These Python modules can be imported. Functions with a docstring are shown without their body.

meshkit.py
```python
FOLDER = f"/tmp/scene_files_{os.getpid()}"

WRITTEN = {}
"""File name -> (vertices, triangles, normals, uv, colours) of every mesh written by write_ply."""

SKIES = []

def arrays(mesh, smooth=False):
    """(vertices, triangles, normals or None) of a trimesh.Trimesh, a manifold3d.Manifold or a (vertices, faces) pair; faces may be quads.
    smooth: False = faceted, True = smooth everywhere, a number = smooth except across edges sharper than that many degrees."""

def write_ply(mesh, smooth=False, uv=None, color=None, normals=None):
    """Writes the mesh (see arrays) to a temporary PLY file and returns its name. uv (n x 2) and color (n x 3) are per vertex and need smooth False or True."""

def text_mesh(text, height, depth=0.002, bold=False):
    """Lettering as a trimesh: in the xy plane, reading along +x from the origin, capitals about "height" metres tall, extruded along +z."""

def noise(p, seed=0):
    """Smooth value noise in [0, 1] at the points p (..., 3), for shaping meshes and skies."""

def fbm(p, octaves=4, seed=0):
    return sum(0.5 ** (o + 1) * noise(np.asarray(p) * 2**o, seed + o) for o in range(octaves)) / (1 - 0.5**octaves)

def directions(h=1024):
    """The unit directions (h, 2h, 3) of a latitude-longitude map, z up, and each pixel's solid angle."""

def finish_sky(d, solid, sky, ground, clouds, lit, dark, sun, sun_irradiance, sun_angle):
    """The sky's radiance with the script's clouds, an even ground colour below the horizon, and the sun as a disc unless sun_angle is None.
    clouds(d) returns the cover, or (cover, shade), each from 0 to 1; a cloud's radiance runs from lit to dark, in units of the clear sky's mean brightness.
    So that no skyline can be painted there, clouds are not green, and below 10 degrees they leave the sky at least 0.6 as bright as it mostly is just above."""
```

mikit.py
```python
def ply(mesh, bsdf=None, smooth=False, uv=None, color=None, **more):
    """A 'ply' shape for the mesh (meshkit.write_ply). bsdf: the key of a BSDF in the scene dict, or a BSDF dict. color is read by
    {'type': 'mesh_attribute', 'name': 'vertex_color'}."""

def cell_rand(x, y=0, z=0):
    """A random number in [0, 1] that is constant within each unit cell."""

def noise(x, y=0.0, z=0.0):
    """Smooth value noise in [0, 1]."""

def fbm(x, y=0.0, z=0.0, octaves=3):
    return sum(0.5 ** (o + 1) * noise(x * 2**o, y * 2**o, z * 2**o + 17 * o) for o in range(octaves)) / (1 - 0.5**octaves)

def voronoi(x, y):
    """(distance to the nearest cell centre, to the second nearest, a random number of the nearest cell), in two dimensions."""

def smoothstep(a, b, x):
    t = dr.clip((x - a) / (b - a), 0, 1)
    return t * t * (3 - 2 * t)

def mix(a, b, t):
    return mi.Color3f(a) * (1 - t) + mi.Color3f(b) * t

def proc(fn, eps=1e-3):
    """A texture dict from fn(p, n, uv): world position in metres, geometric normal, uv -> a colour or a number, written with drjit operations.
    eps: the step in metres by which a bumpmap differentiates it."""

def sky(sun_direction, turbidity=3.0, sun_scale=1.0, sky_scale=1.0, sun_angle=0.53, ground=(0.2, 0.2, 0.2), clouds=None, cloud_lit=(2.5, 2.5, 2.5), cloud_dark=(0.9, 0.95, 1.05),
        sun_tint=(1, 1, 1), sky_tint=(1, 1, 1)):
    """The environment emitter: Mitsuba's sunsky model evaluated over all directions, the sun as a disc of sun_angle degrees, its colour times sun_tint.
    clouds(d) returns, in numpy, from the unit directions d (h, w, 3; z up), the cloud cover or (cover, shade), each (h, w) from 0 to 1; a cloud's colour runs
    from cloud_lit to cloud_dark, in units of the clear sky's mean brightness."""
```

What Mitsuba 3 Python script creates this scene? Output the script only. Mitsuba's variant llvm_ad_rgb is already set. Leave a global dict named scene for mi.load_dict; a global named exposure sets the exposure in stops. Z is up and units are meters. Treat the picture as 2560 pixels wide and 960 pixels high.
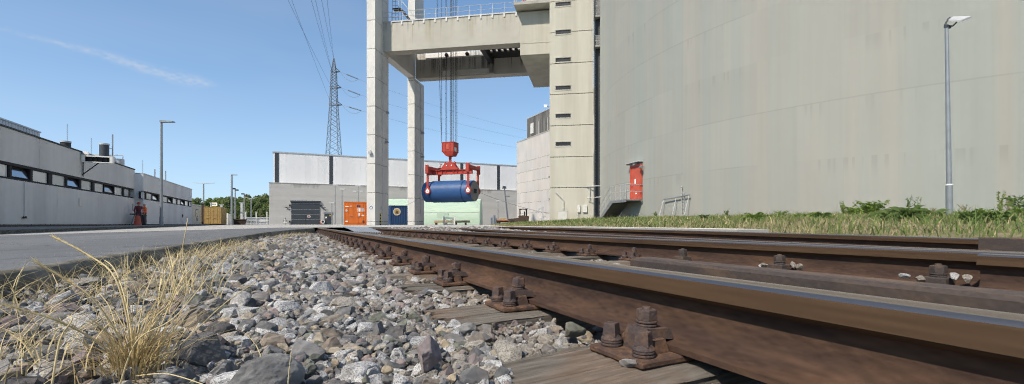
import math, random
import numpy as np, trimesh, manifold3d as m3
import drjit as dr
import mitsuba as mi
import mikit, meshkit
from shapely.geometry import Polygon

random.seed(7); RNG = np.random.default_rng(7)
scene, labels = {'type': 'scene'}, {}
T4 = mi.ScalarTransform4f

# ---------------------------------------------------------------- camera, sky, exposure
# world: y runs along the track, x to its right, z up; the lens sits at the origin, a hand's breadth above the rails
TH = math.radians(24.63); CT, ST = math.cos(TH), math.sin(TH)
F, HX, HY = 1165.0, 1280.0, 560.0            # focal length, centre and horizon of the photograph in its own pixels
scene['camera'] = {'type': 'perspective', 'fov': 2 * math.degrees(math.atan(1280 / F)), 'fov_axis': 'x', 'near_clip': 0.05, 'far_clip': 4000.0,
                   'principal_point_offset_y': -(560 - 480) / 960.0,
                   'to_world': T4().look_at(origin=[0, 0, 0], target=[ST, CT, 0], up=[0, 0, 1])}
SUN = [-0.872, -0.490, 1.05]


def wisps(d):
    az = np.degrees(np.arctan2(d[..., 0], d[..., 1])); el = np.degrees(np.arcsin(d[..., 2]))
    s = (az + 20.0) / 11.8
    mid = 15.55 - 1.45 * s + 0.12 * np.sin(s * 7)
    w = 0.16 + 0.44 * np.clip(s, 0, 1) * np.clip((1.06 - s) * 4, 0, 1)
    n = meshkit.fbm(np.stack([az * 1.6 + el * 2, el * 9 + az * 1.6, az * 0], -1), 4, 3)
    c = np.exp(-((el - mid) / w) ** 2) * np.clip((s + 0.6) * 1.1, 0, 1) * np.clip((1.08 - s) * 7, 0, 1) * np.clip(n * 1.9 - 0.35, 0, 1)
    veil = 0.10 * np.clip(meshkit.fbm(np.stack([az * .05, el * .2, az * 0 + 4], -1), 4, 9) * 2 - .75, 0, 1)
    return np.clip(0.40 * c + veil, 0, 1)


scene['sky'] = mikit.sky(SUN, turbidity=3.0, sun_angle=0.9, sun_tint=(0.92, 1.0, 1.13), sky_scale=1.34, sky_tint=(1.0, 1.0, 0.955), clouds=wisps, cloud_lit=(1.75, 1.75, 1.8))
exposure = 1.85

# ---------------------------------------------------------------- helpers


def at(x, y, d):
    """The point at distance d (along the lens axis) seen at the photograph's pixel x, y."""
    X = (x - HX) / F * d
    return np.array([X * CT + d * ST, -X * ST + d * CT, (HY - y) / F * d])


PHI = math.atan2(-0.5648, 0.8253)
CM = np.eye(4); CM[:2, :2] = [[math.cos(PHI), -math.sin(PHI)], [math.sin(PHI), math.cos(PHI)]]; CM[:2, 3] = [6.27, 48.83]


def cw(a, b, z):
    """A point of the crane's own frame (a to the right along its face, b away from the lens)."""
    return CM[:3, :3] @ np.array([a, b, z], float) + CM[:3, 3]


def numbered(k):
    if k not in used:
        used.add(k); return k
    n = count.get(k, 0) + 1
    while f'{k}_{n:03d}' in used:
        n += 1
    count[k] = n; used.add(f'{k}_{n:03d}')
    return f'{k}_{n:03d}'


used, count = set(), {}


def thing(name, label=None, cat=None, group=None, kind=None):
    k = numbered(name); d = {}
    if label: d['label'] = label
    if cat: d['category'] = cat
    if group: d['group'] = group
    if kind: d['kind'] = kind
    labels[k] = d
    return k


def put(key, mesh, mat, smooth=False, M=None, label=None, **kw):
    s = mikit.ply(mesh, mat, smooth=smooth, **kw)
    if M is not None: s['to_world'] = T4(M)
    scene[key] = s
    if label: labels.setdefault(key, {})['label'] = label
    return key


def part(parent, name, mesh, mat, smooth=False, M=None, label=None, **kw):
    return put(numbered(parent + '__' + name), mesh, mat, smooth, M, label, **kw)


def one(name, label, cat, mesh, mat, smooth=False, M=None, group=None, kind=None, **kw):
    k = thing(name, label, cat, group, kind)
    return put(k, mesh, mat, smooth, M, **kw)


def cat(ms): return trimesh.util.concatenate([m for m in ms if m is not None])


def bx(x0, x1, y0, y1, z0, z1, bev=0.0):
    if bev <= 0:
        m = trimesh.creation.box((abs(x1 - x0), abs(y1 - y0), abs(z1 - z0)))
        m.apply_translation(((x0 + x1) / 2, (y0 + y1) / 2, (z0 + z1) / 2)); return m
    p = []
    for ax in range(3):
        o = [bev] * 3; o[ax] = 0
        for sx in (x0 + o[0], x1 - o[0]):
            for sy in (y0 + o[1], y1 - o[1]):
                for sz in (z0 + o[2], z1 - o[2]): p.append((sx, sy, sz))
    return trimesh.convex.convex_hull(np.array(p))


def rotz(m, deg, c=(0, 0, 0)):
    m.apply_transform(trimesh.transformations.rotation_matrix(math.radians(deg), (0, 0, 1), c)); return m


def mv(m, *t):
    m.apply_translation(t); return m


def X(m, M):
    m = m.copy(); m.apply_transform(M); return m


def mat_at(p, deg=0):
    M = trimesh.transformations.rotation_matrix(math.radians(deg), (0, 0, 1)); M[:3, 3] = p; return M


def cyl(p, q, r, n=12, r2=None, cap=True):
    p, q = np.asarray(p, float), np.asarray(q, float); t = q - p; L = np.linalg.norm(t); t /= L
    a = np.cross(t, (0, 0, 1.0) if abs(t[2]) < .9 else (1.0, 0, 0)); a /= np.linalg.norm(a); b = np.cross(t, a)
    g = np.arange(n) * 2 * np.pi / n; ring = np.cos(g)[:, None] * a + np.sin(g)[:, None] * b
    r2 = r if r2 is None else r2
    v = np.vstack([p + ring * r, q + ring * r2, [p, q]]); i = np.arange(n); j = (i + 1) % n
    f = [np.stack([i, j, j + n], 1), np.stack([i, j + n, i + n], 1)]
    if cap: f += [np.stack([j, i, i * 0 + 2 * n], 1), np.stack([i + n, j + n, i * 0 + 2 * n + 1], 1)]
    return trimesh.Trimesh(v, np.vstack(f), process=False)


def tube(pts, r, n=6):
    pts = np.asarray(pts, float); t = np.gradient(pts, axis=0); t /= np.linalg.norm(t, axis=1, keepdims=True) + 1e-12
    a = np.cross(t, np.where(np.abs(t[:, 2:]) < .9, [0, 0, 1.0], [1.0, 0, 0])); a /= np.linalg.norm(a, axis=1, keepdims=True) + 1e-12
    b = np.cross(t, a); g = np.arange(n) * 2 * np.pi / n; r = np.broadcast_to(r, (len(pts),))
    v = pts[:, None] + r[:, None, None] * (np.cos(g)[None, :, None] * a[:, None] + np.sin(g)[None, :, None] * b[:, None])
    i, j = np.meshgrid(np.arange(len(pts) - 1), np.arange(n), indexing='ij'); k = (j + 1) % n
    q = np.stack([i * n + j, i * n + k, (i + 1) * n + k, (i + 1) * n + j], -1).reshape(-1, 4)
    return trimesh.Trimesh(v.reshape(-1, 3), np.vstack([q[:, [0, 1, 2]], q[:, [0, 2, 3]]]), process=False)


def bars(segs, r, n=5): return cat([cyl(p, q, r, n) for p, q in segs])


def grid(xs, ys, fn):
    """A sheet: fn(i, j arrays of parameters) -> points (len(xs), len(ys), 3)."""
    A, B = np.meshgrid(xs, ys, indexing='ij'); P = fn(A, B); n, m = A.shape
    i, j = np.meshgrid(np.arange(n - 1), np.arange(m - 1), indexing='ij')
    q = np.stack([i * m + j, (i + 1) * m + j, (i + 1) * m + j + 1, i * m + j + 1], -1).reshape(-1, 4)
    return trimesh.Trimesh(P.reshape(-1, 3), np.vstack([q[:, [0, 1, 2]], q[:, [0, 2, 3]]]), process=False)


def prism(poly, h):
    return trimesh.creation.extrude_polygon(Polygon(poly), h, engine='earcut')


def hull(p): return trimesh.convex.convex_hull(np.asarray(p, float))


def ball(r, c=(0, 0, 0), s=1): return mv(trimesh.creation.icosphere(s, r), *c)


def lathe(prof, n=24):
    return trimesh.creation.revolve(np.array(prof, float), sections=n)


# ---------------------------------------------------------------- materials
N, FB, SS, MIX, VOR, CR = mikit.noise, mikit.fbm, mikit.smoothstep, mikit.mix, mikit.voronoi, mikit.cell_rand


def pbr(key, color, rough=.7, metal=0.0, spec=.5, bump=None, bscale=1.0, eps=1e-3, **kw):
    c = mikit.proc(color) if callable(color) else {'type': 'rgb', 'value': list(color)}
    r = mikit.proc(rough) if callable(rough) else rough
    b = {'type': 'principled', 'base_color': c, 'roughness': r, 'metallic': metal, 'specular': spec, **kw}
    if bump is not None: b = {'type': 'bumpmap', 'arbitrary': {**mikit.proc(bump, eps)}, 'scale': bscale, 'bsdf': b}
    scene[key] = {'type': 'twosided', 'bsdf': b}
    return key


def flecked(a, b, f=3.0, amt=1.0):
    a, b = mi.Color3f(a), mi.Color3f(b)
    return lambda p, n, uv: MIX(a, b, dr.clip((FB(p.x * f, p.y * f, p.z * f, 4) - .5) * 2.2 * amt + .5, 0, 1))


def streaks(p, n, f, zf):
    """Vertical run-off marks on upright faces, in [0, 1]."""
    h = p.x * .83 + p.y * .56
    g = p.x * -.56 + p.y * .83
    return FB(h * f, g * f, p.z * zf, 4)


def dome_col(p, n, uv):
    ang = dr.atan2(p.y - 21.3, p.x - 48.05) * 26.9
    w = N(ang * .55, p.z * .02) * .55 + N(ang * 2.1, p.z * .05 + 7) * .45
    c = MIX((.310, .332, .308), (.340, .332, .302), SS(.25, .75, w))
    cell = CR(dr.floor(ang / 1.9), dr.floor((p.z - .38) / 2.66), 3)
    c = c * (.965 + .06 * cell)
    fine = FB(ang * 7.0, p.z * .22, 3, 3)
    c = c * (.965 + .07 * fine)
    lift = (p.z - .38) / 2.66
    k = dr.floor(lift + .5)
    near = dr.abs(lift - k) * 2.66
    broken = SS(.42, .60, N(ang * .21 + k * 13.1, k * 5.3))
    c = c * (1 - .11 * (1 - SS(.012, .05, near)) * broken)
    k2 = dr.ceil(lift - .5) + .0
    below = (dr.floor(lift + 1.0) - lift) * 2.66
    kk = dr.floor(lift + 1.0)
    fade = SS(.0, .06, below) * (1 - SS(.1, .5 + .9 * N(ang * 3.3, kk * 1.7), below))
    st = SS(.60, .78, N(ang * 8.5, kk * 3.1)) * SS(.45, .72, N(ang * .35 + 40, kk * 2.2))
    c = c * (1 - .10 * st * fade)
    return c * (.97 + .06 * FB(p.x * .4, p.y * .4, p.z * .4, 3))


pbr('m_dome', dome_col, .75, spec=.3)


def cream_col(p, n, uv):
    s = streaks(p, n, 1.3, .07); t = streaks(p, n, 5.0, .25)
    c = MIX((.49, .478, .415), (.435, .42, .36), SS(.35, .75, s))
    return c * (.92 + .16 * t)


pbr('m_cream', cream_col, .75, spec=.3)


def legc_col(p, n, uv):
    s = streaks(p, n, .9, .12); t = FB(p.x * 2, p.y * 2, p.z * 2, 4)
    return MIX((.64, .635, .61), (.55, .545, .52), SS(.3, .8, s)) * (.92 + .16 * t)


pbr('m_legconc', legc_col, .75, spec=.3)


def beam_col(p, n, uv):
    a = (p.x - 6.27) * .8253 - (p.y - 48.83) * .5648
    top = dr.clip((21.1 - p.z) / 3.0, 0, 1)
    run = SS(.48, .78, N(a * 2.4, p.z * .12) * .6 + N(a * 9, p.z * .3 + 5) * .4) * (1 - SS(.15, .95, top + .5 * (N(a * 1.1, 3) - .5)))
    dots = (1 - SS(.02, .13, dr.abs(a / 1.2 - dr.floor(a / 1.2 + .5)) * 1.2)) * (1 - SS(.1, .5, top)) * N(a * .8, 11)
    c = MIX((.455, .44, .395), (.40, .385, .335), N(a * .8, p.z * .3))
    c = MIX(c, (.30, .27, .17), .55 * run)
    c = MIX(c, (.16, .15, .13), .55 * dots)
    return c * (.94 + .12 * FB(p.x * 2, p.y * 2, p.z * 2, 3))


pbr('m_beam', beam_col, .75, spec=.3)


def soot_col(p, n, uv):
    a = (p.x - 6.27) * .8253 - (p.y - 48.83) * .5648
    top = dr.clip((21.0 - p.z) / 3.0, 0, 1)
    run = SS(.40, .72, N(a * 3.1, p.z * .15) * .6 + N(a * 10, p.z * .4) * .4) * (1 - SS(.45, 1.0, top))
    return MIX((.46, .44, .40), (.10, .096, .09), dr.clip(run, 0, .9)) * (.9 + .2 * N(a, p.z))


pbr('m_soot', soot_col, .8, spec=.3)
pbr('m_joint', (.055, .052, .048), .9)
pbr('m_dark', (.022, .023, .026), .6)
pbr('m_black', (.012, .012, .013), .5)


def wallgrey_col(p, n, uv):
    s = N(p.y * .7, p.z * .08, 3); t = FB(p.y * 5, p.z * .5, 2, 3); m = FB(p.x * 3, p.y * 3, p.z * 3, 4)
    return MIX((.62, .615, .60), (.54, .535, .525), SS(.3, .8, s)) * (.90 + .10 * t + .10 * m)


pbr('m_wallgrey', wallgrey_col, .8, spec=.3)
pbr('m_whitepanel', flecked((.62, .62, .60), (.52, .52, .49), 1.2), .6)


def clad_col(p, n, uv):
    return MIX((.80, .80, .81), (.74, .74, .75), N(p.x * .5, p.z * .1)) * (.96 + .08 * CR(dr.floor(p.x / 1.1), 3))


pbr('m_clad', clad_col, .45, spec=.5)


def boardconc_col(p, n, uv):
    k = dr.floor(p.z / .55)
    row = CR(k, 5)
    c = MIX((.50, .49, .47), (.41, .40, .385), FB(p.x * .18, p.z * 1.4, 5, 4) * .7 + row * .3)
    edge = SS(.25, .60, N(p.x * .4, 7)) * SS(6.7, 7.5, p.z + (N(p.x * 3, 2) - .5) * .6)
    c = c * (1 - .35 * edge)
    return c * (.93 + .14 * FB(p.x * 1.2, p.y, p.z * 5, 3))


pbr('m_boardconc', boardconc_col, .8, spec=.3)


def pinkconc_col(p, n, uv):
    r = dr.floor(p.z / 1.87); q = dr.floor(p.y / 2.6)
    c = MIX((.54, .505, .475), (.49, .475, .465), CR(r, q, 4))
    c = MIX(c, (.58, .57, .56), .6 * SS(.55, .95, N(p.y * .6, p.z * .12)) * (1 - SS(4, 9, p.z)))
    return c * (.90 + .2 * FB(p.y * 1.5, p.z * .4, 9, 4))


pbr('m_pinkconc', pinkconc_col, .8, spec=.3)
pbr('m_sootconc', lambda p, n, uv: MIX((.20, .195, .185), (.085, .083, .08), SS(.3, .7, FB(p.y * 1.6, p.z * .18, 3, 4))), .85, spec=.3)


def asphalt_col(p, n, uv):
    g = N(p.x * 160, p.y * 160, 1); m = FB(p.x * .6, p.y * .35, 4, 4); s = FB(p.x * 9, p.y * 9, 8, 3)
    c = MIX((.098, .104, .113), (.128, .132, .137), m) * (.72 + .30 * g + .24 * s)
    wear = SS(.45, .7, FB(p.x * 1.1, p.y * .12, 6, 3))
    c = c * (.92 + .16 * wear)
    q = (p.y - 2.2) / 5.0
    joint = dr.abs(q - dr.floor(q + .5)) * 5.0 + .012 * (N(p.x * 3, q) - .5)
    c = c * (1 - .6 * (1 - SS(.004, .012, joint)))
    a, b, w = VOR(p.x * .8 + .25 * N(p.x * 4, p.y * 4), p.y * .55 + .25 * N(p.y * 4, p.x * 4, 3))
    c = c * (1 - .45 * (1 - SS(.006, .022, b - a)) * SS(.5, .65, N(p.x * .5, p.y * .4, 9)))
    return c * (1 - .3 * SS(.68, .82, FB(p.x * 1.7, p.y * 1.2, 12, 3)))


pbr('m_asphalt', asphalt_col, .85, spec=.35, bump=lambda p, n, uv: N(p.x * 130, p.y * 130, 2), bscale=.003, eps=2e-3)
pbr('m_yard', lambda p, n, uv: MIX((.215, .213, .207), (.28, .276, .265), FB(p.x * .35, p.y * .25, 5, 4)) * (.9 + .2 * N(p.x * 4, p.y * 4)), .85, spec=.3)
pbr('m_kerbconc', lambda p, n, uv: MIX((.19, .18, .155), (.085, .075, .055), SS(.25, .7, FB(p.x * 11, p.y * 11, p.z * 22, 4))), .9, spec=.2,
    bump=lambda p, n, uv: FB(p.x * 60, p.y * 60, p.z * 60, 3), bscale=.008, eps=3e-3)
pbr('m_pave', flecked((.20, .195, .18), (.13, .125, .11), 1.6), .9)
pbr('m_slab', flecked((.42, .41, .385), (.32, .31, .29), 2.5), .85, spec=.3)
pbr('m_bed', flecked((.11, .10, .088), (.06, .054, .047), 20), .95, spec=.1)
pbr('m_soil', flecked((.15, .13, .085), (.06, .062, .03), 2.2), .95, spec=.1)
pbr('m_farland', flecked((.05, .065, .028), (.08, .08, .045), .05), .95, spec=.1)
pbr('m_white', (.72, .72, .72), .5)
pbr('m_signwhite', (.78, .78, .74), .5)
pbr('m_galv', flecked((.36, .37, .385), (.27, .28, .295), 6), .45, metal=.55)
pbr('m_galvlight', flecked((.52, .53, .54), (.42, .43, .44), 8), .5, metal=.25)
pbr('m_pole', flecked((.30, .325, .35), (.25, .27, .29), 5), .45, metal=.35)
pbr('m_anthracite', flecked((.048, .056, .066), (.036, .043, .052), 3), .5)
pbr('m_frame', (.018, .019, .023), .6, spec=.15)
pbr('m_lattice', (.17, .19, .21), .6, metal=.2)
pbr('m_wire', (.06, .065, .07), .6)


def rust_body(p, n, uv):
    w = FB(p.x * 22, p.y * 6, p.z * 30, 4); g = N(p.x * 150, p.y * 60, p.z * 150); o = FB(p.x * 5, p.y * 3.1, p.z * 6 + 4, 3)
    c = MIX((.044, .026, .020), (.072, .041, .027), SS(.35, .7, w))
    c = MIX(c, (.11, .060, .034), .5 * SS(.55, .78, o))
    return c * (.75 + .5 * g)


pbr('m_rust', rust_body, .85, spec=.3, bump=lambda p, n, uv: FB(p.x * 90, p.y * 70, p.z * 90, 3), bscale=.0022, eps=1e-3)


def rust_head(p, n, uv):
    w = FB(p.x * 9, p.y * 1.6, p.z * 40, 4); g = N(p.x * 90, p.y * 9, p.z * 160)
    c = MIX((.052, .031, .019), (.080, .048, .027), SS(.3, .7, w))
    return c * (.80 + .4 * g)


pbr('m_rusthead', rust_head, .8, spec=.2, bump=lambda p, n, uv: FB(p.x * 70, p.y * 20, p.z * 70, 3), bscale=.001, eps=1e-3)
pbr('m_railtop', lambda p, n, uv: MIX((.095, .082, .067), (.13, .118, .102), SS(.3, .7, FB(p.x * 60, p.y * 2.2, 3, 3))),
    lambda p, n, uv: .68 + .2 * N(p.x * 80, p.y * 4), metal=.0, spec=.2)
pbr('m_blueedge', lambda p, n, uv: MIX((.105, .115, .14), (.15, .155, .17), N(p.x * 30, p.y * 3)), .36, metal=.7)
pbr('m_darkrust', lambda p, n, uv: MIX((.055, .045, .042), (.105, .070, .050), SS(.4, .75, FB(p.x * 25, p.y * 12, p.z * 30, 4))) * (.8 + .4 * N(p.x * 200, p.y * 200, p.z * 200)), .8, spec=.3,
    bump=lambda p, n, uv: FB(p.x * 120, p.y * 120, p.z * 120, 2), bscale=.001)
pbr('m_bolt', lambda p, n, uv: MIX((.058, .043, .041), (.105, .064, .045), SS(.42, .75, FB(p.x * 60, p.y * 60, p.z * 60, 4))) * (.75 + .5 * N(p.x * 300, p.y * 300, p.z * 300)), .75, spec=.4,
    bump=lambda p, n, uv: FB(p.x * 220, p.y * 220, p.z * 220, 2), bscale=.0012)
pbr('m_plate', lambda p, n, uv: MIX((.062, .040, .032), (.120, .068, .042), SS(.35, .7, FB(p.x * 45, p.y * 45, p.z * 45, 4))) * (.75 + .5 * N(p.x * 260, p.y * 260, p.z * 260)), .85, spec=.3,
    bump=lambda p, n, uv: FB(p.x * 180, p.y * 180, p.z * 180, 2), bscale=.0014)
C8, S8 = math.cos(math.radians(8)), math.sin(math.radians(8))


def wood_col(p, n, uv):
    a = p.x * C8 + p.y * S8; b = -p.x * S8 + p.y * C8
    g = FB(a * 5, b * 95, p.z * 95, 4); k = FB(a * 2.2, b * 26, p.z * 26 + 9, 3); r = FB(a * 7, b * 9, 3, 3)
    c = MIX((.088, .078, .066), (.165, .150, .130), SS(.25, .75, g * .6 + r * .4))
    c = c * (1 - .72 * SS(.60, .70, k))
    return MIX(c, (.13, .075, .045), .45 * SS(.5, .75, r)) * (.8 + .4 * N(a * 30, b * 260, p.z * 260))


pbr('m_wood', wood_col, .9, spec=.2, bump=lambda p, n, uv: FB((p.x * C8 + p.y * S8) * 8, (p.y * C8 - p.x * S8) * 150, p.z * 150, 3), bscale=.006, eps=1.5e-3)
# ballast: crushed rock of several kinds


def rock(key, a, b, spk=None, f=1.0, amt=.6):
    def col(p, n, uv):
        c = MIX(a, b, SS(.3, .7, FB(p.x * 28, p.y * 28, p.z * 28, 3)))
        if spk is not None:
            s = N(p.x * 520 * f, p.y * 520 * f, p.z * 520 * f) * .6 + N(p.x * 1100 * f, p.y * 1100 * f, p.z * 1100 * f) * .4
            c = MIX(c, spk, amt * SS(.50, .60, s))
        near = 1 - SS(.05, .55, dr.minimum(dr.abs(p.x - .674), dr.abs(p.x - 2.179)))
        dust = .5 * near * SS(.25, .7, FB(p.x * 9, p.y * 9, p.z * 9, 3)) + .22 * SS(.45, .75, FB(p.x * 16, p.y * 16, p.z * 16 + 5, 3))
        c = MIX(c, (.145, .105, .075), dust)
        return c * (.72 + .56 * N(p.x * 120, p.y * 120, p.z * 120))
    return pbr(key, col, .9, spec=.25, bump=lambda p, n, uv: FB(p.x * 140, p.y * 140, p.z * 140, 3), bscale=.004, eps=1.2e-3)


ROCKS = [rock('m_granite', (.46, .46, .455), (.35, .355, .36), (.10, .10, .105), 1.15, .72), rock('m_granite2', (.33, .305, .265), (.25, .235, .215), (.10, .095, .085), .8, .7),
         rock('m_basalt', (.085, .087, .092), (.125, .128, .132)), rock('m_greyrock', (.21, .208, .205), (.135, .136, .14)),
         rock('m_brownrock', (.22, .185, .15), (.165, .145, .125)), rock('m_pinkrock', (.235, .19, .18), (.175, .155, .16)),
         rock('m_greenrock', (.115, .125, .105), (.17, .175, .15)), rock('m_tanrock', (.33, .275, .20), (.27, .24, .195))]
ROCKW = np.array([.24, .17, .13, .18, .09, .08, .05, .06]); ROCKW /= ROCKW.sum()


def leafmat(key, a, b, f=2.0, tr=.25):
    a, b = mi.Color3f(a), mi.Color3f(b)
    scene[key] = {'type': 'principledthin', 'base_color': mikit.proc(lambda p, n, uv: MIX(a, b, dr.clip(N(p.x * f, p.y * f, p.z * f) * 1.4 - .2, 0, 1)) * (.8 + .4 * N(p.x * 37, p.y * 37, p.z * 37))),
                  'roughness': .7, 'diff_trans': 2 * tr, 'eta': 1.4}
    return key


leafmat('m_straw', (.60, .49, .265), (.68, .575, .35), 30, .2)
leafmat('m_straw2', (.46, .355, .175), (.56, .45, .25), 30, .2)
leafmat('m_grass', (.115, .165, .05), (.185, .215, .08), 1.1)
leafmat('m_grass2', (.165, .215, .07), (.25, .27, .11), 1.3)
leafmat('m_grassdry', (.40, .35, .20), (.32, .285, .165), 1.6)
leafmat('m_leaf', (.20, .30, .06), (.30, .39, .11), 4)
leafmat('m_leaf2', (.13, .20, .06), (.19, .26, .095), 4)
leafmat('m_tree', (.125, .19, .065), (.23, .28, .105), .12)
leafmat('m_tree2', (.15, .205, .085), (.25, .275, .12), .12)
pbr('m_bark', (.06, .05, .04), .9)
pbr('m_red', lambda p, n, uv: MIX(MIX((.44, .046, .028), (.32, .032, .022), FB(p.x * 3, p.y * 3, p.z * 3, 3)), (.10, .055, .04), .7 * SS(.60, .74, FB(p.x * 7, p.y * 7, p.z * 4, 4))), .5)
pbr('m_doorred', flecked((.52, .095, .055), (.44, .078, .046), 3), .5)
pbr('m_orange', flecked((.62, .155, .018), (.54, .125, .016), 1.5), .45)
pbr('m_rustorange', flecked((.36, .12, .035), (.24, .085, .035), 4), .7)
pbr('m_blue', lambda p, n, uv: MIX((.028, .092, .25), (.019, .070, .20), FB(p.x * 1.2, p.y * 1.2, p.z * 3, 3)) * (.8 + .35 * FB(p.x * 9, p.y * 9, p.z * 2.5, 4)), lambda p, n, uv: .32 + .25 * FB(p.x * 5, p.y * 5, p.z * 5, 3))
pbr('m_contblue', flecked((.012, .050, .145), (.010, .040, .11), 1.2), .5)
pbr('m_tent', flecked((.40, .52, .42), (.375, .495, .395), .12), .6)
pbr('m_steelend', (.22, .22, .22), .5, metal=.3)
pbr('m_yellow', (.55, .38, .03), .5)
pbr('m_ochre', flecked((.44, .29, .10), (.38, .24, .08), 1), .6)
pbr('m_beige', (.50, .47, .38), .6)
pbr('m_pinkred', (.55, .10, .10), .5)
pbr('m_vest', (.85, .13, .02), .7)
pbr('m_maroon', (.13, .025, .035), .8)
pbr('m_trouser', (.05, .053, .065), .85)
pbr('m_skin', (.45, .27, .20), .6)
pbr('m_brown', flecked((.075, .045, .032), (.05, .035, .028), 2), .8)
pbr('m_timber', flecked((.42, .30, .16), (.33, .22, .11), 3), .8)
pbr('m_bluegrey', flecked((.16, .20, .26), (.12, .15, .20), 1), .6)
pbr('m_roofmetal', flecked((.40, .44, .49), (.34, .38, .43), 1), .4, metal=.4)
scene['m_glass'] = {'type': 'thindielectric', 'int_ior': 1.5}
pbr('m_glazing', lambda p, n, uv: MIX((.42, .46, .46), (.56, .59, .58), SS(.3, .7, N(p.y * .9, p.z * 1.5))), .12, spec=.9)
pbr('m_interior', (.05, .05, .055), .9)

# ---------------------------------------------------------------- the ground
KERB = np.array([(-.64, -4), (-.62, -1), (-.60, 1.4), (-.58, 2.1), (-.49, 4.9), (-.40, 7.6), (-.12, 10.9), (.42, 15), (.50, 18.2)])


def kerb_x(y): return np.interp(y, KERB[:, 1], KERB[:, 0])


def road_z(x, y):
    near = np.clip(-.11 - .001 * y, -.125, -.105)
    far = np.clip(-.347 + .0054 * (y - 22), -.37, -.125)
    s = np.clip((-.6 - x) / 8.7, 0, 1)
    return near + s * (far - near)


def pave_z(x, y):
    far = np.clip(-.347 + .0054 * (y - 22), -.37, -.125) + .12
    s = np.clip((-9.3 - x) / 3.0, 0, 1)
    return far + s * (np.maximum(-.135, far) - far)


def railA(y): return 2.12 + .135 * np.asarray(y, float) + .0033 * np.asarray(y, float) ** 2      # near face of the third rail
def track_z(y): return -.00228 * np.asarray(y, float)
def railB_z(y): return np.interp(y, [-3, 1, 1.8, 4.4, 9, 18], [-.096, -.092, -.087, -.077, -.076, -.10])


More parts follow.
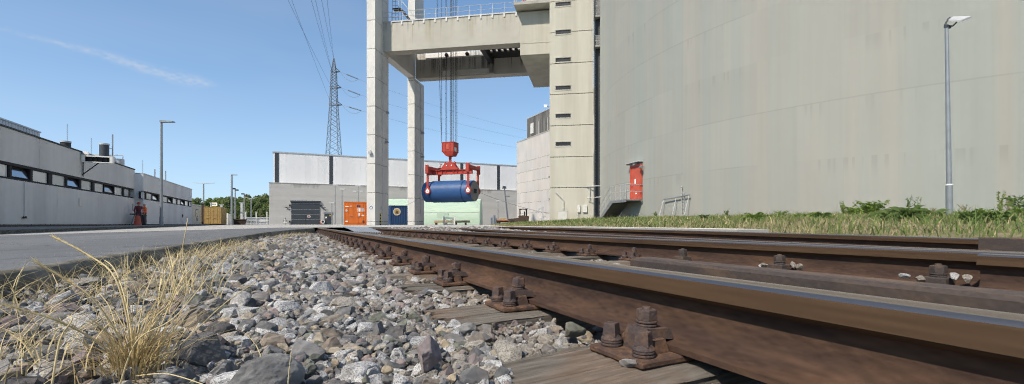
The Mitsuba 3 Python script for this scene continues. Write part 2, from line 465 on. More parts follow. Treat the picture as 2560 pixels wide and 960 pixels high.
struct = lambda name, mesh, mat, **k: one(name, None, None, mesh, mat, kind='structure', **k)
struct('ground', grid(np.linspace(-2500, 2500, 9), np.linspace(-600, 3000, 9), lambda a, b: np.stack([a, b, a * 0 - .9], -1)), 'm_farland')
ys = np.r_[np.linspace(-4, 4, 33), np.linspace(4.5, 18.2, 28)]
struct('road', grid(ys, np.r_[np.linspace(0, .2, 12), np.linspace(.25, 1, 12)],
       lambda u, s: np.stack([kerb_x(u) - .03 + s * (-9.3 - kerb_x(u) + .03), u, road_z(kerb_x(u) - .03 + s * (-9.3 - kerb_x(u)), u)], -1)), 'm_asphalt', smooth=True)
struct('yard', grid(np.linspace(-9.3, 75, 90), np.linspace(18.2, 140, 60), lambda x, y: np.stack([x, y, road_z(x, y)], -1)), 'm_yard', smooth=True)
struct('pavement', grid(np.linspace(-9.45, -12.6, 8), np.linspace(-3, 100, 50), lambda x, y: np.stack([x, y, pave_z(x, y)], -1)), 'm_pave', smooth=True)
struct('ground_left', grid(np.linspace(-12.6, -60, 6), np.linspace(70, 160, 6), lambda x, y: np.stack([x, y, x * 0 - .13], -1)), 'm_farland')

# kerb stones: the worn edging between road and ballast, and the raised kerb along the far side of the road
k1 = thing('road_edging', 'worn dark concrete edging between the road and the ballast', 'kerb')
y = -1.2
while y < 15.0:
    L = 1.0
    P0, P1 = np.array([kerb_x(y), y]), np.array([kerb_x(y + L - .003), y + L - .003])
    nseg = 24
    tt = np.linspace(0, 1, nseg + 1)
    pts = []
    for t in tt:
        p = P0 + (P1 - P0) * t
        z = road_z(p[0], p[1]) + .004
        w1, w2 = (meshkit.noise(np.array([[p[1] * 9, 1, 0]])) - .5)[0] * .016, (meshkit.noise(np.array([[p[1] * 26, 5, 0]])) - .5)[0] * .012
        pts.append([(p[0] + .030 + w2, p[1], z - .14), (p[0] + .018 + w2 + w1, p[1], z - .035), (p[0] + w1, p[1], z - .006 + w2 * .3), (p[0] - .02, p[1], z), (p[0] - .034, p[1], z - .001)])
    pts = np.array(pts)
    part(k1, 'kerb_stone', grid(np.arange(nseg + 1), np.arange(5), lambda a, b: pts[a.astype(int), b.astype(int)]), 'm_kerbconc', smooth=40)
    y += L
k2 = thing('far_kerb', 'raised kerb along the left side of the road below the grey office wall', 'kerb')
y = 8.0
while y < 62:
    z = float(road_z(-9.3, y))
    part(k2, 'kerb_stone', bx(-9.45, -9.3, y, y + 1.985, z - .3, z + .12, .012), 'm_kerbconc')
    y += 2.0

# the bed of the tracks (the stones lie on it), and the bank up to the round building
BX = [(-.70, -.160), (-.55, -.180), (-.2, -.212), (.15, -.245), (.42, -.274), (1.4, -.293), (2.0, -.288), (2.5, -.265), (3.2, -.23), (5.5, -.20), (9, -.20)]


def bed_z(x, y):
    z = np.interp(x, [b[0] for b in BX], [b[1] for b in BX]) + track_z(y)
    lift = np.clip((np.asarray(y, float) - 10) / 7, 0, 1) * np.clip((np.asarray(x, float) - 2.25) / .8, 0, 1)
    return z + lift * .085


def bank_front(y):
    return np.where(y < 12, railA(y) + 1.505 + .62 - .27 * (np.asarray(y) < 3.4), railA(12.) + 1.505 + .62 + (np.asarray(y) - 12) * .36)


struct('track_bed', grid(np.r_[np.linspace(-3, 4, 40), np.linspace(4.4, 18.3, 30)], np.linspace(0, 1, 60),
       lambda u, s: np.stack([kerb_x(u) - .05 + s * (bank_front(u) - kerb_x(u) + .05), u, bed_z(kerb_x(u) + s * (bank_front(u) - kerb_x(u)), u) - .022], -1)), 'm_bed', smooth=True)
DC, DR = np.array([48.05, 21.3]), 26.9


def bank_pt(u, s):
    """A point of the bank: u from 0 (nearest) to 1 along it, s from 0 (rails) to 1 (round wall)."""
    yy = -6 + 50 * u; fx = bank_front(yy)
    ph = np.radians(222 - 84 * u); e = np.stack([DC[0] + DR * np.cos(ph), DC[1] + DR * np.sin(ph)], -1)
    f = np.stack([fx, yy], -1); p = f + (e - f) * s[..., None]
    top = .385 - .10 * np.clip((u - .8) * 5, 0, 1)
    z = -.135 + (top + .135) * s ** .85 + (meshkit.fbm(np.stack([p[..., 0] * .8, p[..., 1] * .8, s * 0], -1), 3, 5) - .5) * .10 * np.sin(np.pi * np.clip(s, 0, 1)) ** .5
    return np.concatenate([p, z[..., None]], -1)


struct('grass_bank', grid(np.linspace(0, 1, 140), np.linspace(0, 1, 50), bank_pt), 'm_soil', smooth=True)
us = np.linspace(3.5, 13, 30)
struct('concrete_strip', cat([grid(us, [0, 1], lambda u, s: np.stack([railA(u) + 1.505 + .09 + s * .5, u, railB_z(u) + .022], -1)),
       grid(us, [0, 1], lambda u, s: np.stack([railA(u) + 1.505 + .09, u, railB_z(u) + .022 - s * .12], -1)),
       grid([0, 1], [0, 1], lambda a, b: np.stack([railA(3.5) + 1.505 + .09 + a * .5, a * 0 + 3.5, railB_z(3.5) + .022 - b * .14], -1))]), 'm_slab')
# a paving plate between the ends of the far rails
struct('yard_plate', grid([0, 1], [0, 1], lambda a, b: np.stack([4.75 + a * 1.0 + b * .8, 15.0 + b * 3.3, -.118 + a * 0], -1)), 'm_slab')

# ---------------------------------------------------------------- round building (right)
n = 360
pr = [(DR, .0), (DR, 46.0)]
g = np.radians(np.linspace(95, 275, n))
zz = np.r_[np.linspace(-.4, .38, 2), np.linspace(.62, 46, 20)]
dome = thing('round_building', 'huge round grey-green concrete building with stained wall filling the right of the view', 'building')
part(dome, 'wall', grid(g, zz, lambda a, z: np.stack([DC[0] + DR * np.cos(a), DC[1] + DR * np.sin(a), z], -1)), 'm_dome', smooth=True)
part(dome, 'plinth', grid(g, [0, 1, 2], lambda a, z: np.stack([DC[0] + (DR + .05 * (z < 2)) * np.cos(a), DC[1] + (DR + .05 * (z < 2)) * np.sin(a), .30 + .13 * np.minimum(z, 1) - .004 * (z > 1)], -1)), 'm_joint')


def on_dome(px, off=0.0):
    """The point of the round wall seen at pixel column px (z = 0), its outward angle and distance along the lens axis."""
    t = (px - HX) / F; d = np.array([t * CT + ST, -t * ST + CT])
    b = d @ DC; disc = b * b - (d @ d) * (DC @ DC - (DR + off) ** 2)
    s = (b - math.sqrt(max(disc, 0))) / (d @ d); p = d * s
    return p, math.degrees(math.atan2(*(p - DC)[::-1])), s


def dome_frame(px, off=0.0):
    """Local frame on the wall: x to the right along it, y outward, z up."""
    p, a, s = on_dome(px, off); o = math.radians(a); M = np.eye(4)
    M[:3, 1] = [math.cos(o), math.sin(o), 0]; M[:3, 0] = [-math.sin(o), math.cos(o), 0]; M[:3, 2] = [0, 0, 1]; M[:2, 3] = p
    if np.dot(M[:2, 0], [CT, -ST]) < 0: M[:3, 0] *= -1
    return M, s


# red door with its frame, roof, lamp, landing and stair
M, s = dome_frame(1593)
zt = lambda y: (HY - y) / F * s
zf = zt(499)
LX = 2.05 / 2 * .62
door = part(dome, 'door', X(bx(-.62, .62, .02, .12, zf, zf + 2.28, .006), M), 'm_doorred', label='rust red steel door above a short outside stair')
fr = door + '__frame'
part(door, 'frame', cat([X(bx(-.72, -.62, .01, .17, zf, zf + 2.30), M), X(bx(.62, .72, .01, .17, zf, zf + 2.30), M), X(bx(-.72, .72, .01, .17, zf + 2.30, zf + 2.42), M)]), 'm_doorred')
part(door, 'hinge', cat([X(bx(.52, .62, .12, .15, zf + h, zf + h + .18), M) for h in (.25, 1.0, 1.9)]), 'm_doorred')
part(door, 'handle', X(bx(-.52, -.40, .12, .19, zf + .98, zf + 1.02), M), 'm_galv')
part(door, 'notice', X(bx(-.16, .04, .121, .126, zf + 1.12, zf + 1.45), M), 'm_signwhite')
part(door, 'notice', X(bx(-.02, .18, .121, .126, zf + .38, zf + .47), M), 'm_signwhite')
part(dome, 'door_roof', X(cat([bx(-.95, .80, .0, .40, zf + 2.56, zf + 2.62), bx(-.95, -.90, 0, .40, zf + 2.50, zf + 2.56)]), M), 'm_galvlight')
part(dome, 'door_lamp', X(cat([bx(-.12, .22, .12, .30, zf + 2.43, zf + 2.52), bx(-.08, .18, .29, .31, zf + 2.40, zf + 2.46)]), M), 'm_galvlight')
part(dome, 'wall_lamp', X(cat([cyl((.95, .02, zf + 2.18), (.95, .30, zf + 2.25), .03), hull([(.85, .22, zf + 2.05), (1.05, .22, zf + 2.05), (.83, .42, zf + 2.12), (1.07, .42, zf + 2.12), (.85, .24, zf + 2.28), (1.05, .24, zf + 2.28)])]), M), 'm_galv')
st = thing('door_stair', 'short steel stair with railings leading up to the red door', 'stair')
part(st, 'landing', X(cat([bx(-1.45, .78, .05, 1.35, zf - .10, zf - .03), bx(-1.45, .78, 1.27, 1.35, zf - .22, zf - .10), bx(-1.45, .78, .05, .13, zf - .22, zf - .10)]), M), 'm_galv')
nst = 8; run, drop = 1.75, zf - .03 - .42
for i in range(nst):
    part(st, 'step', X(bx(-1.45 - (i + 1) * run / nst - .04, -1.45 - i * run / nst, .1, 1.3, zf - .06 - (i + 1) * drop / (nst + 1), zf - .03 - (i + 1) * drop / (nst + 1)), M), 'm_galv')
for yy in (.06, 1.30):
    part(st, 'stringer', X(hull([(-1.45, yy, zf - .03), (-1.45, yy + .05, zf - .03), (-1.15, yy, zf - .24), (-1.15, yy + .05, zf - .24), (-1.45 - run - .1, yy, .40), (-1.45 - run - .1, yy + .05, .40), (-1.45 - run + .2, yy, .34), (-1.45 - run + .2, yy + .05, .34)]), M), 'm_galv')
part(st, 'soffit', X(hull([(-1.45, .11, zf - .10), (-1.45, 1.3, zf - .10), (-1.25, .11, zf - .20), (-1.25, 1.3, zf - .20), (-1.45 - run, .11, .44), (-1.45 - run, 1.3, .44), (-1.45 - run + .2, .11, .38), (-1.45 - run + .2, 1.3, .38)]), M), 'm_pave')
for yy in (.10, 1.31):
    segs = []
    for h in (1.0, .52):
        segs += [((-1.45 - run, yy, .40 + h), (-1.45, yy, zf + h)), ((-1.45, yy, zf + h), (.78, yy, zf + h))] if yy > 1 else [((-1.45 - run, yy, .40 + h), (-1.45, yy, zf + h))]
    part(st, 'railing', X(bars(segs, .021), M), 'm_galvlight')
    xs = [(-1.45 - run, .36), (-1.45 - run / 2, (zf + .4) / 2), (-1.45, zf - .05)] + ([(-.70, zf - .05), (.05, zf - .05), (.76, zf - .05)] if yy > 1 else [])
    for x, z in xs: part(st, 'railing_post', X(bars([((x, yy, z), (x, yy, z + 1.06))], .021), M), 'm_galvlight')
part(st, 'railing', X(bars([((.78, y0, zf + h), (.78, 1.31, zf + h)) for h in (1.0, .52) for y0 in (.05,)], .021), M), 'm_galvlight')

# leaning pipe frame with a caged ladder pole on the wall
M, s = dome_frame(1693)
k = thing('pipe_frame', 'leaning grey pipe frame standing against the round wall right of the red door', 'frame')
zt = lambda y: (HY - y) / F * s
for p, q in (((-1.10, .5, .36), (-1.0, .16, zt(497))), ((1.05, .5, .36), (1.15, .16, zt(490))), ((0.0, .45, .36), (.10, .17, zt(494)))): part(k, 'pipe', X(bars([(p, q)], .022), M), 'm_galvlight')
part(k, 'pipe', X(bars([((-1.0, .16, zt(497)), (1.2, .16, zt(490)))], .04), M), 'm_galv')
M, s = dome_frame(1710)
k = thing('ladder_pole', 'thin grey ladder post on the round wall above the pipe frame', 'ladder')
part(k, 'rail', X(bars([((-.09, .1, .36), (-.09, .1, zt(470))), ((.11, .1, .36), (.11, .1, zt(478)))], .016), M), 'm_galvlight')
part(k, 'rung', X(bars([((-.09, .1, z), (.11, .1, z)) for z in np.arange(.55, zt(480), .22)], .011), M), 'm_galvlight')
part(k, 'bracket', X(cat([bars([((-.09, .1, zt(472)), (-.16, .0, zt(474)))], .03), ball(.06, (-.10, .1, zt(468)))]), M), 'm_galv')

# pipes, duct and small balconies in the slot between tower and round wall
duct = thing('riser_duct', 'dark vertical duct in the gap between the stair tower and the round building', 'duct')
part(duct, 'shaft', X(bx(22.60, 23.15, .9, 1.7, .2, 27), CM), 'm_anthracite')
part(duct, 'pipe', X(cyl((22.64, .55, .3), (22.64, .55, 26), .05, 8), CM), 'm_galvlight')
for y0, y1, nm in ((0, 38, 0), (88, 113, 1)):
    z0, z1 = (HY - y1) / F * 43.4, (HY - y0) / F * 43.4 + (.4 if nm == 0 else 0)
    part(duct, 'balcony_floor', X(bx(22.56, 23.25, .3, 1.4, z0 - .12, z0), CM), 'm_slab')
    part(duct, 'balcony_railing', X(bars([((22.58, .32, z1), (23.23, .32, z1)), ((22.58, .32, (z0 + z1) / 2), (23.23, .32, (z0 + z1) / 2))] + [((22.58 + i * .105, .32, z0), (22.58 + i * .105, .32, z1)) for i in range(7)], .02), CM), 'm_galvlight')

# ---------------------------------------------------------------- stair tower of the crane
tw = thing('stair_tower', 'tall cream concrete stair tower with slit windows beside the round building', 'tower')
A0, A1 = 18.46, 22.54
zj = [(HY - y) / F * 43.1 for y in (468, 390, 310.5, 231, 153, 73.8, -5)]
zj = [-.3] + zj + [zj[-1] + 2.92, zj[-1] + 5.84]
zj[0] = -.3
part(tw, 'core', X(bx(A0 + .06, A1 - .06, .07, 5.2, -.3, zj[-1]), CM), 'm_joint')
ww = [(HY - y) / F * 43.65 for y in (360, 289.5, 219.5, 149.5, 80, 10, -60)]
wx0, wx1 = 19.02, 20.44
for i in range(len(zj) - 1):
    z0, z1 = zj[i] + .03, zj[i + 1] - .03
    cuts = [w for w in ww if z0 - .25 < w < z1 + .25]
    m = m3.Manifold.cube((A1 - A0, 5.2, z1 - z0)).translate((A0, 0, z0))
    for w in cuts:
        m = m - m3.Manifold.cube((wx1 - wx0, .6, .40)).translate((wx0, -.2, w - .20))
    q = m.to_mesh(); part(tw, 'wall_panel', X(trimesh.Trimesh(q.vert_properties[:, :3], q.tri_verts, process=False), CM), 'm_cream')
for w in ww:
    wn = part(tw, 'window', X(cat([bx(wx0 - .07, wx1 + .07, -.035, .0, w + .20, w + .27), bx(wx0 - .07, wx1 + .07, -.035, 0, w - .27, w - .20), bx(wx0 - .07, wx0, -.035, 0, w - .2, w + .2), bx(wx1, wx1 + .07, -.035, 0, w - .2, w + .2)]), CM), 'm_cream')
    part(wn, 'pane', X(bx(wx0, wx1, .052, .062, w - .20, w + .20), CM), 'm_black')
    part(wn, 'sash', X(cat([bx(wx0, wx1, .03, .05, w - .2, w - .15), bx(wx0, wx1, .03, .05, w + .16, w + .2)]), CM), 'm_galv')
# conduits, cabinets and rail at its foot
zz_ = lambda y, d=43.5: (HY - y) / F * d
part(tw, 'conduit', X(tube([(19.05, -.06, zz_(481)), (19.75, -.06, zz_(500)), (19.78, -.06, zz_(502)), (19.78, -.06, zz_(524))], .045), CM), 'm_galvlight')
part(tw, 'meter_box', X(bx(21.05, 21.32, -.16, 0, zz_(531), zz_(513), .01), CM), 'm_whitepanel')
part(tw, 'meter_box', X(bx(21.55, 21.95, -.16, 0, zz_(531), zz_(513), .01), CM), 'm_whitepanel')
part(tw, 'meter_pipe', X(cyl((21.18, -.06, -.1), (21.18, -.06, zz_(531)), .02), CM), 'm_galv')
part(tw, 'corner_rail', X(bars([((21.9, -.12, zz_(467)), (23.5, -.9, zz_(467))), ((23.5, -.9, zz_(467)), (23.5, -.9, .3)), ((22.2, -.12, zz_(467)), (22.2, -.12, zz_(498))), ((21.95, -.3, zz_(496)), (23.5, -.9, zz_(494)))], .045), CM), 'm_galvlight')
part(tw, 'wall_lamp', X(cat([bars([((18.45, .3, zz_(263)), (18.1, .2, zz_(262)))], .03), hull([(17.9, .05, zz_(258)), (18.25, .05, zz_(258)), (17.95, .3, zz_(258)), (18.25, .3, zz_(258)), (17.95, .0, zz_(265)), (18.2, .0, zz_(265))])]), CM), 'm_galv')
one('electric_cabinet', 'white cabinet standing at the foot of the cream stair tower', 'cabinet', X(cat([bx(19.35, 20.15, -1.2, -.7, .0, zz_(528), .01), bx(19.32, 20.18, -1.23, -.67, zz_(528), zz_(528) + .04)]), CM), 'm_whitepanel')
sp = thing('access_step', 'little steel step with handrails left of the white cabinet', 'step')
part(sp, 'tread', X(cat([bx(17.0 + i * .28, 17.3 + i * .28, -.9, -.2, .05 + i * .2, .09 + i * .2) for i in range(4)]), CM), 'm_galv')
part(sp, 'handrail', X(bars([((16.9, y, .9), (17.9, y, 1.6)) for y in (-.9, -.2)] + [((17.9, y, .1), (17.9, y, 1.6)) for y in (-.9, -.2)] + [((16.9, y, -.1), (16.9, y, .9)) for y in (-.9, -.2)], .025), CM), 'm_galvlight')

# ---------------------------------------------------------------- crane portal: legs, beams, platform, railing
cr = thing('crane_portal', 'tall concrete portal of the lifting crane with two slender legs and a deep beam', 'crane')
JZ = [(HY - y) / F * 47 for y in (553, 481, 409.5, 337.5, 265.6, 194, 122.5, 51, -20.5, -92)]


def leg(a0, a1, b0, b1, label, ztop):
    k = part(cr, 'leg', X(bx(a0 + .04, a1 - .04, b0 + .04, b1 - .04, -.2, ztop), CM), 'm_joint', label=label)
    z = [-.2] + [q for q in JZ if q < ztop] + [ztop]
    for p, q in zip(z[:-1], z[1:]):
        part(k, 'panel', X(bx(a0, a1, b0, b1, p + .02, q - .02, .012), CM), 'm_legconc')
    return k


l1 = leg(0, .90, 0, 3.15, 'front concrete leg, the left of the two in view', 26.0)
l2 = leg(0, .90, 10.56, 13.83, 'rear concrete leg, the right of the two in view', 17.95)
part(cr, 'upper_post', X(bx(.0, .9, 10.7, 13.7, 21.1, 29), CM), 'm_legconc')
part(cr, 'lightning_rod', X(cyl((.94, 1.55, 1.0), (.94, 1.55, 25), .022, 6), CM), 'm_galvlight')
part(cr, 'lightning_rod', X(cyl((.94, 12.6, 1.0), (.94, 12.6, 17.5), .022, 6), CM), 'm_galvlight')
ZB, ZT = 18.0, 21.0
part(cr, 'front_beam', X(bx(.905, 15.35, 1.88, 3.1, ZB, ZT), CM), 'm_beam')
part(cr, 'beam_end_block', X(bx(15.355, 18.455, 1.86, 3.1, 17.87, ZT), CM), 'm_cream')
part(cr, 'beam_end_block', X(bx(15.355, 18.455, 1.87, 13.0, 16.75, 17.84), CM), 'm_cream')
part(cr, 'rear_beam', X(bx(.905, 18.45, 11.0, 12.3, ZB, ZT), CM), 'm_soot')
part(cr, 'side_beam', X(bx(.0, .90, 3.155, 10.9, ZB, ZT), CM), 'm_legconc')
part(cr, 'deck', X(bx(.905, 10.19, 3.105, 10.42, ZT - .12, ZT - .03), CM), 'm_dark')
part(cr, 'crane_rail_girder', X(bx(2.2, 10.15, 10.90, 10.995, ZT - .72, ZT - .02), CM), 'm_white')
part(cr, 'crane_rail_girder', X(bx(10.2, 10.7, 3.2, 10.99, 19.2, 20.2), CM), 'm_dark')
for i in range(7):
    part(cr, 'grating_bar', X(bx(10.9 + i * .66, 11.12 + i * .66, 3.2, 10.99, 20.3, 20.7), CM), 'm_dark')
part(cr, 'grating_bar', X(bx(10.75, 15.35, 8.2, 8.6, 20.05, 20.28), CM), 'm_dark')
part(cr, 'platform', X(bx(10.75, 15.35, 9.0, 10.99, 19.9, 20.05), CM), 'm_dark')
part(cr, 'beam_ledge', X(bx(4.4, 10.2, 10.93, 10.998, ZB + .12, ZB + .75), CM), 'm_legconc')
part(cr, 'cable_post', X(cat([bx(10.35, 10.65, 10.6, 10.98, 18.2, 19.2), bx(10.3, 10.8, 10.6, 10.98, 18.05, 18.2)]), CM), 'm_galv')
for i in range(2):
    part(cr, 'sheave', X(cyl((4.9 + 2.6 * i, 10.7, ZT - .40), (4.9 + 2.6 * i, 10.88, ZT - .40), .22, 16), CM), 'm_dark')
# balcony on the right with a shelter on it
part(cr, 'balcony', X(bx(14.95, 18.455, .62, 3.1, 21.18, 21.42), CM), 'm_cream')
part(cr, 'balcony_edge', X(bx(14.90, 18.455, .58, .618, 21.17, 21.46), CM), 'm_slab')
part(cr, 'control_cabinet', X(bx(15.95, 16.9, 1.2, 1.9, 21.43, 23.2), CM), 'm_beige')
part(cr, 'control_cabinet', X(bx(16.92, 17.3, 1.2, 1.7, 21.43, 23.0), CM), 'm_whitepanel')
part(cr, 'red_screen', X(bx(17.35, 18.45, .9, .95, 21.75, 23), CM), 'm_pinkred')
part(cr, 'red_screen', X(bx(15.75, 15.93, 1.0, 1.05, 21.6, 22.6), CM), 'm_pinkred')
rl = part(cr, 'railing', X(bars([((.9, 2.0, ZT + h), (15.0, 2.0, ZT + h)) for h in (1.12, .62, .18)], .028), CM), 'm_galvlight')
for i in range(12):
    part(rl, 'post', X(bars([((1.75 + i * 1.2, 2.0, ZT), (1.75 + i * 1.2, 2.0, ZT + 1.14))], .028), CM), 'm_galvlight')
    part(rl, 'bracket', X(bx(1.68 + i * 1.2, 1.84 + i * 1.2, 1.80, 1.878, ZT - .34, ZT + .05), CM), 'm_galvlight')
part(cr, 'beam_coping', X(bx(.91, 14.9, 1.80, 2.3, ZT + .003, ZT + .07), CM), 'm_galvlight')
part(cr, 'railing', X(bars([((14.97, .62, 21.45 + h), (18.45, .62, 21.45 + h)) for h in (1.1, .55)] + [((14.97, b, 21.4), (14.97, b, 22.5)) for b in (.62, 1.3, 2.0)] + [((14.97, .62, 21.45 + h), (14.97, 2, 21.45 + h)) for h in (1.1, .55)], .028), CM), 'm_galvlight')
sr = part(cr, 'roof_stair', X(cat([bars([((3.75, 3.2, ZT), (2.1, 3.2, ZT + 2.1)), ((3.75, 4.0, ZT), (2.1, 4.0, ZT + 2.1))], .06), bx(1.3, 2.2, 3.2, 4.0, ZT + 2.05, ZT + 2.12)]), CM), 'm_dark')
part(sr, 'handrail', X(bars([((3.8, y, ZT + 1.0), (2.15, y, ZT + 3.1)) for y in (3.2, 4.0)] + [((1.3, y, ZT), (1.3, y, ZT + 4.2)) for y in (3.2, 4.0)] + [((2.0, y, ZT), (2.0, y, ZT + 4.2)) for y in (3.2, 4.0)] + [((1.3, 3.2, ZT + .7 + i * .42), (2.0, 3.2, ZT + .7 + i * .42)) for i in range(8)], .03), CM), 'm_galvlight')
for i in range(6):
    part(sr, 'tread', X(bx(2.2 + i * .26, 2.45 + i * .26, 3.2, 4.0, ZT + 1.9 - i * .33, ZT + 1.94 - i * .33), CM), 'm_galv')
part(l1, 'sign', X(mv(cyl((0, 0, 0), (0, -.012, 0), .21, 24), .48, -.003, (HY - 519) / F * 47), CM), 'm_signwhite')
part(l1, 'sign', X(mv(cyl((0, 0, 0), (0, -.008, 0), .185, 24), .48, -.016, (HY - 519) / F * 47), CM), 'm_blue')
zc = (HY - 519) / F * 47
part(l1, 'sign', X(cat([bx(.38, .58, -.03, -.025, zc - .1, zc - .02), mv(cyl((0, 0, 0), (0, -.006, 0), .07, 14), .48, -.025, zc + .03)]), CM), 'm_signwhite', label='white figure on the round blue sign')
part(l1, 'notice', X(bx(.902, .91, 1.2, 1.5, zc - .15, zc + .15), CM), 'm_galvlight')
part(l2, 'notice', X(bx(.902, .91, 11.2, 12.6, zc - .4, zc + .6), CM), 'm_galvlight')
FL = [(.45, -.18, 383, 'floodlight low on the front face of the front crane leg', 47), (1.10, 2.3, 355, 'floodlight on the shaded side of the front crane leg', 48.8),
      (1.10, 12.9, 331, 'floodlight on the shaded side of the rear crane leg, the upper one', 59), (1.10, 12.9, 391, 'floodlight on the shaded side of the rear crane leg, the lower one', 59),
      (.98, 2.7, 280, 'small dark lamp high on the shaded side of the front crane leg', 49)]
for a, b, yp, lab, d in FL:
    z = (HY - yp) / F * d
    k = thing('floodlight', lab, 'floodlight')
    part(k, 'housing', X(mv(hull([(-.19, -.1, -.1), (.19, -.1, -.1), (-.19, .1, -.02), (.19, .1, -.02), (-.15, -.08, .14), (.15, -.08, .14), (-.13, .1, .12), (.13, .1, .12)]), a, b, z), CM), 'm_galv')
    part(k, 'bracket', X(bars([((a, b, z + .1), (a, b, z + .28)), ((a, b, z + .28), (min(a, .88), max(b, .02), z + .28))], .025), CM), 'm_galvlight')
bp = thing('marker_post', 'black and yellow post against the front crane leg', 'post')
for i in range(8):
    part(bp, 'band', X(cyl((1.0, 1.0, -.15 + i * .16), (1.0, 1.0, .01 + i * .16), .055, 10), CM), 'm_yellow' if i % 2 else 'm_black')

# ---------------------------------------------------------------- hoist block, spreader, cask
HB = at(1125, 374, 52.7); zb = lambda y, d=52.7: (HY - y) / F * d
AX = math.radians(90 - 109) + (-TH) * 0
AZ = 109.0                                     # heading of the cask axis from the lens axis, degrees to the right
ux = np.array([math.sin(math.radians(AZ)), math.cos(math.radians(AZ))]); ux = np.array([ux[0] * CT + ux[1] * ST, -ux[0] * ST + ux[1] * CT, 0])
uy = np.array([-ux[1], ux[0], 0])
c0 = at(1125.5, 479, 52.7)
HM = np.eye(4); HM[:3, 0] = ux; HM[:3, 1] = uy; HM[:2, 3] = c0[:2]
R0 = 27.2 / F * 52.7
zc = zb(479)
ck = thing('cask', 'dark blue transport cask hanging from the red spreader', 'cask')
prof = [(0, -3.02), (R0 * .90, -3.02), (R0 * .94, -2.98), (R0 * .94, -2.05), (R0 * 1.0, -1.95), (R0 * 1.0, 1.8), (R0 * .955, 1.88), (R0 * .955, 2.95), (R0 * .93, 3.0)]
Rx = trimesh.transformations.rotation_matrix(math.pi / 2, (0, 1, 0))
body = lathe(prof, 56); body.apply_transform(Rx); body.apply_translation((0, 0, zc))
part(ck, 'body', X(body, HM), 'm_blue', smooth=30)
cap = lathe([(0, 3.06), (R0 * .90, 3.06), (R0 * .92, 3.04), (R0 * .92, 2.98)], 48); cap.apply_transform(Rx); cap.apply_translation((0, 0, zc))
part(ck, 'end_cap', X(cap, HM), 'm_steelend', smooth=30, label='plain grey end cap')
for x in (-2.12, 2.82):
    for s in (-1, 1):
        part(ck, 'trunnion', X(cat([cyl((x, s * R0 * .9, zc), (x, s * (R0 + .16), zc), .17, 18), cyl((x, s * (R0 + .14), zc), (x, s * (R0 + .18), zc), .21, 18)]), HM), 'm_signwhite')
for x in (-2.0, 1.86):
    ring = lathe([(R0 * .99, x - .02), (R0 * 1.012, x - .02), (R0 * 1.012, x + .02), (R0 * .99, x + .02)], 48); ring.apply_transform(Rx); ring.apply_translation((0, 0, zc))
    part(ck, 'ring', X(ring, HM), 'm_contblue', smooth=30)
part(ck, 'bracket', X(bx(3.06, 3.25, -.25, .1, zc - .25, zc + .2), HM), 'm_dark')
spd = thing('lifting_spreader', 'red lifting beam with four straps above the blue cask', 'crane gear')
zbm = zb(435.5); z_blk = zb(391)
part(spd, 'main_beam', X(cat([bx(-2.75, 2.75, -.22, .22, zbm - .02, zbm + .03), bx(-2.75, 2.75, -.22, .22, zbm + .42, zbm + .47), bx(-2.75, 2.75, -.08, .08, zbm, zbm + .44)]), HM), 'm_red')
for x in (-2.2, -1.6, -.95, -.5, .5, .95, 1.6, 2.2): part(spd, 'stiffener', X(bx(x - .02, x + .02, -.21, .21, zbm + .03, zbm + .42), HM), 'm_red')
hd = prism([(-1.25, 0), (1.05, 0), (.55, .62), (.50, .80), (-.62, .80), (-.68, .62)], .16); hd.apply_transform(trimesh.transformations.rotation_matrix(math.pi / 2, (1, 0, 0)))
hd2 = hd.copy()
part(spd, 'head_plate', X(mv(hd, .05, .32, zbm + .475), HM), 'm_red'); part(spd, 'head_plate', X(mv(hd2, .05, -.14, zbm + .475), HM), 'm_red')
for x in (-.62, .62):
    part(spd, 'horn', X(tube([(x, 0, zbm + 1.05), (x * 1.05, 0, zbm + 1.32), (x * .8, 0, zbm + 1.45)], [.11, .08, .03]), HM), 'm_red')
    part(spd, 'pin', X(cyl((x * .5, -.34, zbm + .95), (x * .5, .34, zbm + .95), .07, 12), HM), 'm_signwhite')
part(spd, 'hanger', X(cat([bx(-.12, .12, -.10, .10, zbm + 1.1, z_blk + .05), cyl((0, -.13, zbm + 1.22), (0, .13, zbm + 1.22), .2, 14)]), HM), 'm_red')
for x in (-2.12, 2.82):
    part(spd, 'cross_arm', X(cat([bx(x - .22, x + .22, -1.5, 1.5, zbm + .42, zbm + .82, .05), bx(x - .20, x + .20, -1.60, -1.42, zbm - .02, zbm + .98, .04), bx(x - .20, x + .20, 1.42, 1.60, zbm - .02, zbm + .98, .04)]), HM), 'm_red')
    for s in (-1, 1):
        y = s * (R0 + .10)
        stp = cat([bx(x - .12, x + .12, y - .05, y + .05, zc + .25, zbm + .5), cyl((x, y - .05, zc), (x, y + .05, zc), .34, 20), hull([(x - .15, y - .05, zc + .5), (x + .15, y - .05, zc + .5), (x - .15, y + .05, zc + .5), (x + .15, y + .05, zc + .5), (x - .30, y - .05, zc + .15), (x + .30, y - .05, zc + .15), (x - .30, y + .05, zc + .15), (x + .30, y + .05, zc + .15)])])
        part(spd, 'strap', X(stp, HM), 'm_red' if s < 0 else 'm_doorred')
        part(spd, 'strap_eye', X(cat([bx(x - .07, x + .07, y + s * .051, y + s * .06, zc - .16, zc + .34, .003), cyl((x, y, zc), (x, y + s * .10, zc), .10, 14)]), HM), 'm_galvlight')
    part(spd, 'hook', X(tube([(x + .55 * (1 if x < 0 else -1), .5, zbm + .9), (x + .75 * (1 if x < 0 else -1), .5, zbm + 1.25), (x + .45 * (1 if x < 0 else -1), .5, zbm + 1.3)], [.09, .09, .04]), HM), 'm_red')
blk = thing('hoist_block', 'red lower block of the crane hanging on its ropes', 'crane gear')
z0, z1 = zb(391), zb(358)
